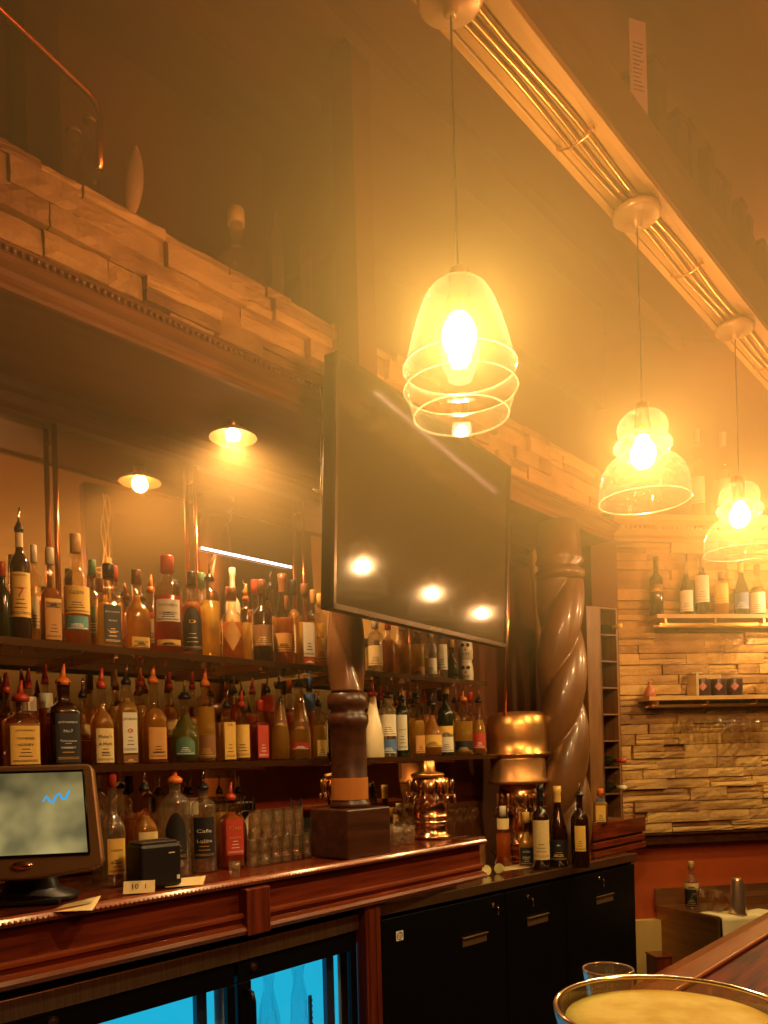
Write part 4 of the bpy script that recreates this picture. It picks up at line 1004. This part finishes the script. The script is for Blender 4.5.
b = MB(); rnd = random.Random(3)
pts = [SM @ Vector((.055+.008*k, -.0025, .052+.012*sin(k*1.7)+.002*k)) for k in range(9)]; b.tube(pts, .0028, 6)
b.build('blue_squiggle', glow('screen_blue', (.02, .35, .75), 1.0), sc_)
b = MB(); M = SM @ Matrix.Translation((.01, -.003, -.112)) @ Matrix.Diagonal((1.9, 1, .8, 1)) @ Matrix.Rotation(radians(90), 4, 'X'); b.loft([(.014, 0), (.013, .003), (.001, .004)], 24, M=M); b.build('logo_badge', CHROME, pos)
b = MB(); b.loft([(.10, 0), (.10, .012), (.06, .03), (.045, .08), (.05, .13)], 28, 2.6, 1.2, .8, Matrix.Translation((0, .10, 0))); b.box(-.09, .09, .0, .2, 0, .012); b.build('stand', BLACKM, pos, .003)
p = onZ(136, 886, ZC)
pr = thing('receipt_printer', 'small black receipt printer box beside the terminal', 'printer', (p.x+.03, 2.025, ZC), face_rz(p, radians(22)))
b = MB(); b.box(-.062, .062, -.06, .045, .004, .125); b.build('housing', BLACKM, pr, .008)
b = MB(); b.box(-.055, .055, -.05, .04, .1255, .133); b.box(-.045, .045, -.005, .005, .133, .137); b.build('lid', mat('printer_lid', (.05, .03, .02), .3), pr, .004)
b = MB(); b.box(.022, .040, -.0612, -.060, .098, .101); b.build('logo', WHITE, pr)
b = MB(); b.box(.045, .054, -.0615, -.060, .022, .034); b.build('power_button', WHITE, pr)
for fx in (-.05, .05): MB().box(fx-.008, fx+.008, -.04, .03, 0, .004).build('foot', BLACK, pr)
def sheet(name, quad, label, m=CREAM, lift=.0012, lines=0, curl=0):
    b = MB(); P4 = [Vector(q) for q in quad]; n = 8; vs = []
    for i in range(n+1):
        for j in range(n+1):
            u, v = i/n, j/n; q = P4[0].lerp(P4[1], u).lerp(P4[3].lerp(P4[2], u), v); q.z += lift+curl*(u*u*v)
            vs.append(q)
    W = n+1; fs = [(i*W+j, (i+1)*W+j, (i+1)*W+j+1, i*W+j+1) for i in range(n) for j in range(n)]
    b.add(vs, fs, True); o = b.build(name, m); tag(o, label, 'paper')
    sd = o.modifiers.new('thickness', 'SOLIDIFY'); sd.thickness = .0008
    return o
def zq(*pp, z=ZC): return [onZ(x, y, z) for x, y in pp]
sheet('paper_note', zq((46, 913), (64, 905), (101, 900), (92, 911)), 'folded cream paper in front of the terminal on the counter', curl=.01)
o = sheet('paper_note', zq((165, 888), (166, 880), (206, 876), (203, 885)), 'cream paper slip right of the printer on the counter', lift=.001)
p = onZ(138, 893, ZC)
t = thing('price_card', 'small leaning card with handwritten 10 in front of the printer', 'card', (p.x, p.y-.005, ZC), face_rz(p, -.1))
Mc = Matrix.Rotation(radians(-35), 4, 'X')
b = MB(); b.box(-.042, .042, 0, .001, .0, .038, Mc); cd = b.build('card', CREAM, t)
vs, fs = lettering('10  1', .022); b = MB(); b.add([Mc @ Vector((x, -.0006, .02+y)) for x, y in vs], fs); b.build('writing', INK, cd)
b = MB(); b.box(-.03, .03, .001, .002, 0, .02, Mc); b.build('fold', CREAM, t)

# ------------------------------------------------------------------ glasses on the counter
def tumbler_mesh(r, h_, inv=True):
    b = MB(); pr_ = [(r*.80, 0), (r*.84, .004), (r*.92, h_*.5), (r, h_), (r-.0022, h_), (r*.90-.002, h_*.5), (r*.80-.002, .010), (.001, .009)]
    if inv: pr_ = [(a, h_-z) for a, z in pr_][::1]
    b.loft(pr_, 20, cap0=True, cap1=False); return b
GL = shell_glass('tumbler_glass', (.94, .89, .78), .16, .06, (1, .84, .55))
g1 = None; n_ = 0
occ = []
rowsG = [(2.12, 0, 7), (2.22, 0, 6), (2.12, 1, 6), (2.22, 1, 5)]
cols = 'leftmost second third fourth fifth sixth seventh'.split()
for Y, tier, cnt_ in rowsG:
    x0 = onY(252, 840, Y).x; x1 = onY(306, 840, Y).x
    for k in range(cnt_ if cnt_ < 6 else 6):
        step = (x1-x0)/5
        X = x0+step*(k+(.25 if tier else 0))
        if tier and X > x1: continue
        r = min(.036, step*.47); z = ZC+tier*.0905+.0002
        if g1 is None: g1 = tumbler_mesh(r, .09).build('tumbler', GL); o = g1
        else: o = g1.copy(); COL.objects.link(o)
        o.location = (X, Y, z)
        tag(o, cols[k] + ' upturned tumbler of the ' + ('top' if tier else 'bottom') + (' front' if Y < 2.2 else ' back') + ' row, between the orange-red bottle and column', 'glass', 'upturned tumblers stacked on the counter')
SMG = tumbler_mesh(.030, .075, False)
for k, (px_, Y) in enumerate(((384, 2.10), (396, 2.10), (408, 2.08), (390, 2.22), (402, 2.22))):
    p = onY(px_, 830, Y); o = SMG.build('rocks_glass', GL, loc=(p.x, Y, ZC+.0002))
    tag(o, ['leftmost', 'second', 'third', 'back left', 'back right'][k] + ' low rocks glass between the column plinth and the small tap drum', 'glass', 'rocks glasses right of the column')
p = onZ(235, 880, ZC); o = tumbler_mesh(.018, .055, False).build('shot_glass', GL, loc=(p.x, p.y, ZC+.0002)); tag(o, 'single shot glass standing at the counter front edge below the orange-red bottle', 'glass')
# lemon wedge and plates among the glasses
p = onY(263, 800, 2.34)
o = MB().loft([(.001, 0), (.075, .002), (.078, .006), (.05, .009), (.001, .010)], 32).build('round_plate', mat('plate_glaze', (.62, .45, .25), .3), loc=(p.x, 2.37, ZC+.085), rot=(radians(80), 0, 0))
tag(o, 'round plate leaning on the mirror behind the stacked tumblers', 'plate')
p = onY(317, 800, 2.16)
t = thing('straw_holder', 'black box holding dark straws beside the column plinth', 'holder', (p.x-.01, 2.26, ZC), 0)
b = MB(); b.box(-.04, .04, -.04, -.034, 0, .13); b.box(-.04, .04, .034, .04, 0, .13); b.box(-.04, -.034, -.034, .034, 0, .13); b.box(.034, .04, -.034, .034, 0, .13); b.box(-.04, .04, -.04, .04, 0, .005); b.build('holder_box', BLACKM, t)
for k in range(7):
    a = random.uniform(0, 6.28); b = MB(); b.tube([(.012*cos(a), .012*sin(a), .006), (.028*cos(a), .028*sin(a), .205+random.uniform(-.01, .01))], .003, 6); b.build('straw', mat('straw_dark', (.03, .02, .02), .4), t)
# stemmed glasses on a mat between the two tap drums
p = onY(474, 826, 2.16)
b = MB(); b.box(-.12, .12, -.09, .09, 0, .14); o = b.build('wooden_crate', mat('crate_wood', (.30, .13, .04), .5, noise=.3, scale=5, stretch=(1, 8, 8)), None, .004, loc=(p.x, 2.27, .878)); tag(o, 'low wooden box between the two tap drums carrying stemmed glasses', 'box')
for k in range(6):
    o = g0.copy(); COL.objects.link(o); o.location = (p.x-.078+.078*(k % 3), 2.225+.085*(k//3), .878+.1405); o.rotation_euler = (0, 0, 0); o.scale = (1, 1, .85)
    tag(o, ['left', 'middle', 'right'][k % 3] + [' front', ' back'][k//3] + ' stemmed glass on the wooden box between the tap drums', 'glass', 'stemmed glasses between the tap drums')

# ------------------------------------------------------------------ things on the steel-edged worktop at the right
def onwork(px_, py_, yt, wd, shp, lq, cp_, lb, ds, txt=(), z=.8785, grp='bottles on the steel-edged worktop', nm='liquor_bottle'):
    p = onZ(px_, py_, z); dep = (p-EYE).dot(FW); hz = YP+.0262*(384-px_)
    return bottle((p.x, p.y, z), H+(hz-yt)/FPX*dep-z, wd/2*dep/FPX*(.8 if SHAPES[shp][0] > 3 else 1), shp, lq, cp_, lb, ds, grp, text=txt, name=nm)
onwork(504, 866, 806, 15, 'spirit', 'orange', 'white', ('cream', .62, .8, 1.2, 'neck'), 'orange syrup bottle with pale top on the steel-edged worktop')
onwork(527, 866, 812, 20, 'pyramid', 'gold', 'gold', ('black', .04, .36, .7), 'stubby gold bottle with black rectangular label on the worktop', (('DON', .28, .012, .9, 'white'), ('JULIO', .18, .012, 1.0, 'white')))
onwork(542, 869, 784, 17, 'wine', 'dark', 'black', ('cream', .12, .58), 'dark bottle with tall cream label behind the stubby gold bottle')
onwork(559, 866, 786, 19, 'burgundy', 'dark', 'gold', ('black', .08, .34), 'sparkling wine bottle with pale gold foil and black label', (('*', .26, .02, .4, 'white'), ('BRUT', .14, .012, .9, 'white')), nm='wine_bottle')
onwork(581, 867, 782, 18, 'spirit', 'dark', 'pour', ('yellow', .20, .50, .6), 'dark bottle with narrow yellow label in front of the wooden block')
p_ = atD(601, 823, 3.99)
bottle((p_.x, p_.y, 1.0505), .175, .034, 'jack', 'gold', 'orange', [('yellow', .05, .52), ('blue', .64, .72, 1.2, 'neck')], 'small pale bottle with yellow label on the wooden block beside the wine rack', 'bottle on the wooden block')
p = onZ(497, 864, .8785)
o = MB().loft([(.022, 0), (.021, .002), (.006, .028), (.006, .031), (.030, .068), (.031, .070), (.029, .070), (.004, .034), (.001, .034)], 24).build('jigger', CHROME, loc=(p.x, p.y, .8785)); tag(o, 'small steel double jigger beside the squeezed lemon', 'jigger')
LEM = mat('lemon_peel', (.80, .62, .12), .5, noise=.2, scale=30, bump=.2)
for k, (px_, py_) in enumerate(((489, 876), (501, 874))):
    p = onZ(px_, py_, .8785)
    t = thing('lemon_half', ['left', 'right'][k] + ' squeezed lemon half on the steel worktop edge near the counter corner', 'lemon', (p.x, p.y+.012, .879+.024), face_rz(p, [.5, -.6][k]), 'squeezed lemon halves on the worktop')
    M = Matrix.Rotation(radians(80), 4, 'X')
    b = MB(); b.loft([(.002, -.026), (.013, -.022), (.021, -.012), (.024, 0)], 20, M=M, cap1=False); b.build('peel', LEM, t)
    b = MB(); b.loft([(.0235, -.001), (.022, .0006), (.020, -.002), (.001, -.004)], 20, M=M); fl = b.build('flesh', mat('lemon_flesh', (.86, .74, .30), .3, bump=.3, scale=60), t)
    b = MB()
    for q in range(8):
        a = q*pi/4; b.tube([M @ Vector((.003*cos(a), .003*sin(a), -.002)), M @ Vector((.020*cos(a), .020*sin(a), .0))], .0008, 4)
    b.build('membrane', mat('lemon_pith', (.9, .85, .6), .6), fl)
sheet('bar_mat_paper', zq((499, 872), (505, 866), (536, 863), (530, 868), z=.8785), 'flat paper sheet under the stubby gold bottle on the worktop')

# ------------------------------------------------------------------ steel sink stand by the orange wall
zs_ = .50
pl = [w_t(656, 905, .0), w_t(800, 905, .0)]
def W(x, y, z, out):  # pixel onto a plane parallel to the stone wall
    return wpos(w_t(x, y, out)[0], out, z)
A_ = wpos(w_t(657, 900, .0)[0], -.03, zs_); B_ = A_+FD*1.3; C_ = onZ(716, 917, zs_); D_ = C_+FD*1.2
sk = thing('sink_stand', 'low stainless steel drink station with backsplash against the orange wall', 'sink')
def prism(poly, z0, z1):
    b = MB(); n = len(poly); vs = [(q.x, q.y, z) for z in (z0, z1) for q in poly]
    b.add(vs, [(k, (k+1) % n, n+(k+1) % n, n+k) for k in range(n)]+[tuple(range(n))[::-1], tuple(range(n, 2*n))]); return b
SST = mat('station_steel', (.50, .27, .12), .36, .9, noise=.2, scale=4, stretch=(1, 1, 12))
prism([A_, C_, D_, B_], zs_-.02, zs_).build('tray_top', SST, sk)
prism([A_, A_+FN*.015, B_+FN*.015, B_], zs_, zs_+.10).build('backsplash', SST, sk)
iv = (D_-C_).normalized()
prism([A_+iv*.01, C_+iv*.01, C_+iv*.025, A_+iv*.025], .02, zs_-.02).build('side_panel', SST, sk)
prism([C_+iv*.025+(A_-C_)*.02, D_+(A_-C_)*.02, D_+(A_-C_)*.05, C_+iv*.025+(A_-C_)*.05], .02, zs_-.02).build('front_panel', mat('dark_panel', (.02, .012, .01), .4), sk)
MB().box(.42, 1.2, -.10, .012, zs_+.0, zs_+.055, wallM(w_t(657, 900, .0)[0], 0, 0)).build('rear_ledge', SST, sk, .004)
zt = zs_+.0005
p = onZ(692, 908, zt)
bottle((p.x, p.y, zt), .27, .040, 'spirit', 'clear', 'cork', [('black', .05, .42, 1.2), ('cream', .42, .55, 1.2)], 'clear corked bottle with black label on the steel drink station', 'bottle on the drink station')
for k, (px_, py_) in enumerate(((704, 912), (714, 913))):
    p = onZ(px_+(-1 if k == 0 else 4), py_, zt)
    t = thing('glass_mug', ['left', 'right'][k] + ' clear glass mug with handle on the steel drink station', 'mug', (p.x, p.y, zt), face_rz(p, pi if k == 0 else 0), 'glass mugs on the drink station')
    tumbler_mesh(.032, .125, False).build('glass_body', THIN, t)
    b = MB(); b.tube([(.028, 0, .10), (.05, 0, .098), (.058, 0, .075), (.055, 0, .045), (.028, 0, .035)] if k else [(.028, 0, .10), (.05, 0, .098), (.058, 0, .075), (.055, 0, .045), (.028, 0, .035)], .005, 8); b.build('handle', GL, t)
p = onZ(738, 914, zt)
t = thing('cocktail_shaker', 'shiny steel shaker tin standing upside down on the drink station', 'shaker', (p.x, p.y, zt))
b = MB(); b.loft([(.046, 0), (.047, .004), (.044, .05), (.038, .13), (.032, .185), (.029, .198), (.026, .20), (.001, .20)], 32); b.build('tin', mat('shaker_steel', (.85, .62, .42), .28, .9), t)
b = MB(); b.tube([(.0475*cos(a*pi/16), .0475*sin(a*pi/16), .004) for a in range(33)], .002, 6, False); b.build('rolled_rim', CHROME, t)
# cloth over the front edge
b = MB(); q0 = C_+iv*.02; vs = []; nn = 16
for i in range(nn+1):
    for j in range(nn+1):
        u, v = i/nn, j/nn; q = q0+iv*(.36*u)
        off = .02*sin(u*9+v*2)*v
        if v < .4: pt = q+(A_-C_).normalized()*(.13*(1-v/.4)); z = zs_+.004+.004*sin(u*14)
        else: pt = q-(A_-C_).normalized()*(.008+off*.4+.006); z = zs_+.004-.16*(v-.4)/.6-.02*sin(u*3)*(v-.4)
        vs.append((pt.x, pt.y, z))
Wn = nn+1; b.add(vs, [(i*Wn+j, (i+1)*Wn+j, (i+1)*Wn+j+1, i*Wn+j+1) for i in range(nn) for j in range(nn)], True)
o = b.build('bar_towel', mat('towel', (.82, .68, .36), .85, bump=.3, scale=80)); tag(o, 'cream towel hanging over the front edge of the steel station', 'towel')
sd = o.modifiers.new('thickness', 'SOLIDIFY'); sd.thickness = .004; sd.offset = 1
p = onZ(657, 990, .0)
p = wpos(w_t(659, 960, .32)[0], .32, 0)
t = thing('small_crate', 'small dark red crate on the floor beside the steel drink station', 'crate', (p.x, p.y, 0), atan2(FD.y, FD.x))
b = MB(); b.box(-.045, .045, -.06, .06, .0, .30); b.build('crate_body', RED_WOOD_V, t, .003)
b = MB(); b.box(-.048, .048, -.063, .063, .30, .31); b.build('lid', RED_WOOD, t, .002)

# ------------------------------------------------------------------ customer bar in the foreground
cbz = 1.06
fb = thing('customer_bar', 'glossy red-brown customer bar top with raised edge rail in the foreground', 'bar')
b = MB(); b.box(-1.0, 5.0, -.35, .50, cbz-.045, cbz-.004); b.build('bar_top', mat('bar_top_wood', (.15, .020, .005), .5, noise=.7, scale=6, stretch=(1, 12, 12), spec=.03), fb)
b = MB(); b.extrude_x([(.455, cbz-.004), (.462, cbz+.001), (.50, cbz+.001), (.525, cbz-.004), (.530, cbz-.020), (.520, cbz-.045), (.455, cbz-.045)], -1.0, 5.0); b.build('edge_rail', RED_WOOD, fb)
b = MB(); b.tube([(-1.0, .458, cbz+.001), (5.0, .458, cbz+.001)], .0035, 6); b.build('edge_bead', mat('bead_gloss', (.55, .25, .12), .1, coat=1), fb)
b = MB(); b.box(-.98, 4.98, .30, .40, 0, cbz-.045); b.build('bar_front', DARK_WOOD, fb)

g = atD(670, 1009, .62)
t = thing('cocktail_glass', 'wide stemmed glass brimming with pale yellow frozen drink in the foreground', 'drink', (g.x, g.y, cbz+.0015 if g.y > .455 else cbz-.0035))
zr = g.z-t.location.z; R = .0885
b = MB(); b.loft([(R, zr), (R*1.012, zr+.0015), (R*1.025, zr-.001), (R*1.02, zr-.006), (R*.97, zr-.03), (R*.78, zr-.062), (R*.45, zr-.082), (.012, zr-.092), (.006, zr-.10), (.005, .02), (.012, .008), (.036, .003), (.036, 0), (.001, 0)], 72, cap0=False)
b.loft([(R, zr), (R*.955, zr-.02), (R*.93, zr-.03), (R*.74, zr-.06), (R*.40, zr-.077), (.002, zr-.083)], 72, cap0=False)
b.build('glass_body', shell_glass('thick_glass', (.93, .86, .72), .05, .03, (1, .8, .5)), t)
fm, nt, N, L, P = nodes('frozen_drink'); P.inputs['Roughness'].default_value = .6; P.inputs['Specular IOR Level'].default_value = .08; pass
tc = N.new('ShaderNodeTexCoord'); nz = N.new('ShaderNodeTexNoise'); nz.inputs['Scale'].default_value = 120; nz.inputs['Detail'].default_value = 6; L.new(tc.outputs['Object'], nz.inputs['Vector'])
bp = N.new('ShaderNodeBump'); bp.inputs['Strength'].default_value = .5; bp.inputs['Distance'].default_value = .002; L.new(nz.outputs[0], bp.inputs['Height']); L.new(bp.outputs[0], P.inputs['Normal'])
rp = N.new('ShaderNodeValToRGB'); rp.color_ramp.elements[0].color = (.80, .60, .09, 1); rp.color_ramp.elements[1].color = (.97, .82, .22, 1); rp.color_ramp.elements[0].position = .35; rp.color_ramp.elements[1].position = .6
n2 = N.new('ShaderNodeTexNoise'); n2.inputs['Scale'].default_value = 28; L.new(tc.outputs['Object'], n2.inputs['Vector']); L.new(n2.outputs[0], rp.inputs[0]); L.new(rp.outputs[0], P.inputs['Base Color'])
b = MB(); rnd = random.Random(2); prof = [(.002, zr-.08), (R*.38, zr-.073), (R*.72, zr-.057), (R*.90, zr-.028), (R*.925, zr-.014), (R*.92, zr-.009), (R*.7, zr-.007), (R*.4, zr-.006), (.002, zr-.0055)]
b.loft(prof, 72); b.build('drink', fm, t)
b = MB(); b.tube([(R*1.006*cos(a*pi/48), R*1.006*sin(a*pi/48), zr) for a in range(97)], .0022, 8, False); b.build('rim', mat('rim_shine', (.85, .75, .6), .08, .9), t)

p = ray(608, 984); k = (cbz-H)/p.z
q = atD(608, 969, .98)
zq0 = cbz+.0015
t = thing('small_glass_bowl', 'small clear glass bowl on the bar edge behind the yellow drink', 'bowl', (q.x, min(q.y, .49), zq0))
zr = q.z-zq0
b = MB(); b.loft([(.0295, zr), (.031, zr+.001), (.0315, zr-.002), (.030, zr-.012), (.024, zr*.45), (.017, .004), (.016, 0), (.001, 0)], 40, cap0=False); b.loft([(.0295, zr), (.028, zr-.014), (.021, zr*.45), (.014, .010), (.001, .009)], 40, cap0=False)
b.build('bowl', GL, t)
b = MB(); b.tube([(.0305*cos(a*pi/24), .0305*sin(a*pi/24), zr) for a in range(49)], .0012, 6, False); b.build('rim', mat('rim_shine', (.85, .75, .6), .08, .9), t)
q = atD(-18, 1064, .50)
t = thing('lidded_cup', 'white domed lid of a cup cut by the bottom left corner', 'cup', (q.x, min(q.y, .42), cbz-.0035))
zc = q.z-(cbz-.0035)
b = MB(); b.loft([(.026, 0), (.027, .003), (.034, zc-.004), (.035, zc)], 32); b.build('cup_body', WHITE, t)
b = MB(); b.loft([(.037, zc), (.037, zc+.004), (.034, zc+.008), (.032, zc+.016), (.025, zc+.026), (.014, zc+.031), (.001, zc+.033)], 32); b.build('lid', mat('lid_white', (.85, .85, .80), .25), t)

# ------------------------------------------------------------------ things up on the parapet and on the beam
zp = 2.9455
o = MB().tube([onY(x_, y_, 2.04) for x_, y_ in ((-60, -52), (0, 10), (60, 66), (86, 91), (96, 103), (101, 117), (100, 132), (99, 170))], .010, 10).build('copper_pipe', COPPER)
tag(o, 'bent copper pipe coming down from the top left corner', 'pipe')
pa, pb = onY(27, 120, 2.29), onY(61, 120, 2.29)
struct(bx('column_loft', pa.x, pb.x, 2.29, 2.40, 2.93, 3.87, DARK_WOOD))
for k, (px_, r, hh, Y, lab) in enumerate(((74, .055, .36, 2.22, 'tall clear glass jug on the ledge left of the copper pipe end'), (90, .042, .33, 2.11, 'clear glass jug on the ledge below the copper pipe end'), (116, .055, .20, 2.22, 'round glass jar on the ledge right of the copper pipe end'))):
    p = onY(px_, 150, Y); t = thing('glass_jug', lab, 'jug', (p.x, Y, zp))
    MB().loft([(r*.9, 0), (r, .01), (r*1.05, hh*.4), (r*.9, hh*.6), (r*.4, hh*.76), (r*.35, hh*.92), (r*.45, hh*.94), (r*.45, hh)], 28).build('glass_body', shell_glass('jug_glass', (.9, .85, .7), .14, .06, (.8, .7, .5)), t)
    MB().loft([(r*.36, hh), (r*.40, hh+.012), (.002, hh+.014)], 16).build('stopper', capmat('cork'), t)
p = onY(133, 172, 2.02)
t = thing('pointed_dish', 'pale pointed leaf-shaped dish standing on edge on the ledge', 'dish', (p.x, 2.02, zp), -.4)
b = MB(); n = 20; vs = []
for i in range(n+1):
    u = -1+2*i/n; wv = .028*(1-u*u)**.8
    for j in range(5): v = -1+j/2; vs.append((wv*v+.012*u, .012*(v*v-1)*(1-u*u), .155+.115*u))
b.add(vs, [(i*5+j, i*5+j+1, (i+1)*5+j+1, (i+1)*5+j) for i in range(n) for j in range(4)], True); o = b.build('leaf_bowl', mat('pale_copper', (.75, .45, .2), .35, .4), t); o.modifiers.new('thickness', 'SOLIDIFY').thickness = .003
MB().box(-.02, .02, -.008, .02, 0, .045).build('foot', DARK_WOOD, t)
for k, (px_, yt, w_, lab) in enumerate(((237, 210, 38, 'round-bodied clear decanter with stopper on the stone ledge'), (277, 196, 13, 'slim clear bottle on the stone ledge right of the decanter'), (306, 214, 12, 'second slim clear bottle further right on the stone ledge'))):
    p = onY(px_, 260, 2.06); dep = (p-EYE).dot(FW); hz = YP+.0262*(384-px_)
    bottle((p.x, 2.06, zp), H+(hz-yt)/FPX*dep-zp, w_/2*dep/FPX, 'bulb' if k == 0 else 'tall', 'clear', 'gold' if k == 0 else '', None, lab, 'clear bottles on the stone ledge')
# stoneware and boxes along the top of the beam
JM = mat('old_stoneware', (.16, .06, .02), .6, noise=.3, scale=8)
X = 2.26; rnd = random.Random(9)
for k in range(13):
    wv = rnd.uniform(.030, .045); hh = [.27, .24, .20, .23, .21, .24, .20, .22, .19, .23, .21, .25, .2][k]
    wd = ['first', 'second', 'third', 'fourth', 'fifth', 'sixth', 'seventh', 'eighth', 'ninth', 'tenth', 'eleventh', 'twelfth', 'last'][k]
    if k in (1, 4, 8, 11):
        t = thing('stoneware_jar', wd + ' object of the dark row on top of the beam, a round jar', 'jar', (X+wv, .945, 3.1905), 0, 'dark jars and boxes on top of the beam')
        MB().loft([(wv*.9, 0), (wv, .01), (wv, hh*.7), (wv*.7, hh*.82), (wv*.65, hh*.86)], 24).build('jar_body', JM, t)
        MB().loft([(wv*.72, hh*.86), (wv*.74, hh*.92), (wv*.4, hh*.97), (.002, hh)], 24).build('lid', JM, t)
    else:
        t = thing('wooden_box', wd + ' object of the dark row on top of the beam, an upright box', 'box', (X+wv, .945, 3.1905), rnd.uniform(-.06, .06), 'dark jars and boxes on top of the beam')
        MB().box(-wv*.9, wv*.9, -.055, .055, 0, hh-.02).build('box_body', JM, t, .004)
        MB().box(-wv*.94, wv*.94, -.058, .058, hh-.0195, hh).build('lid', JM, t, .003)
    X += 2*wv+.010
p = onY(640, 60, .90)
t = thing('menu_card', 'white printed menu card standing on the beam at the top of the photo', 'menu', (p.x, .905, 3.1905), radians(-30))
MB().box(-.028, .028, 0, .003, 0, .30).build('card', mat('menu_white', (.85, .80, .82), .6), t)
b = MB()
for k in range(12): b.box(-.018, .018-.014*random.random(), -.0006, 0, .10+k*.012, .1022+k*.012)
b.build('printed_lines', INK, t)
MB().box(-.03, .03, .003, .02, 0, .012).build('card_foot', DARK_WOOD, t)
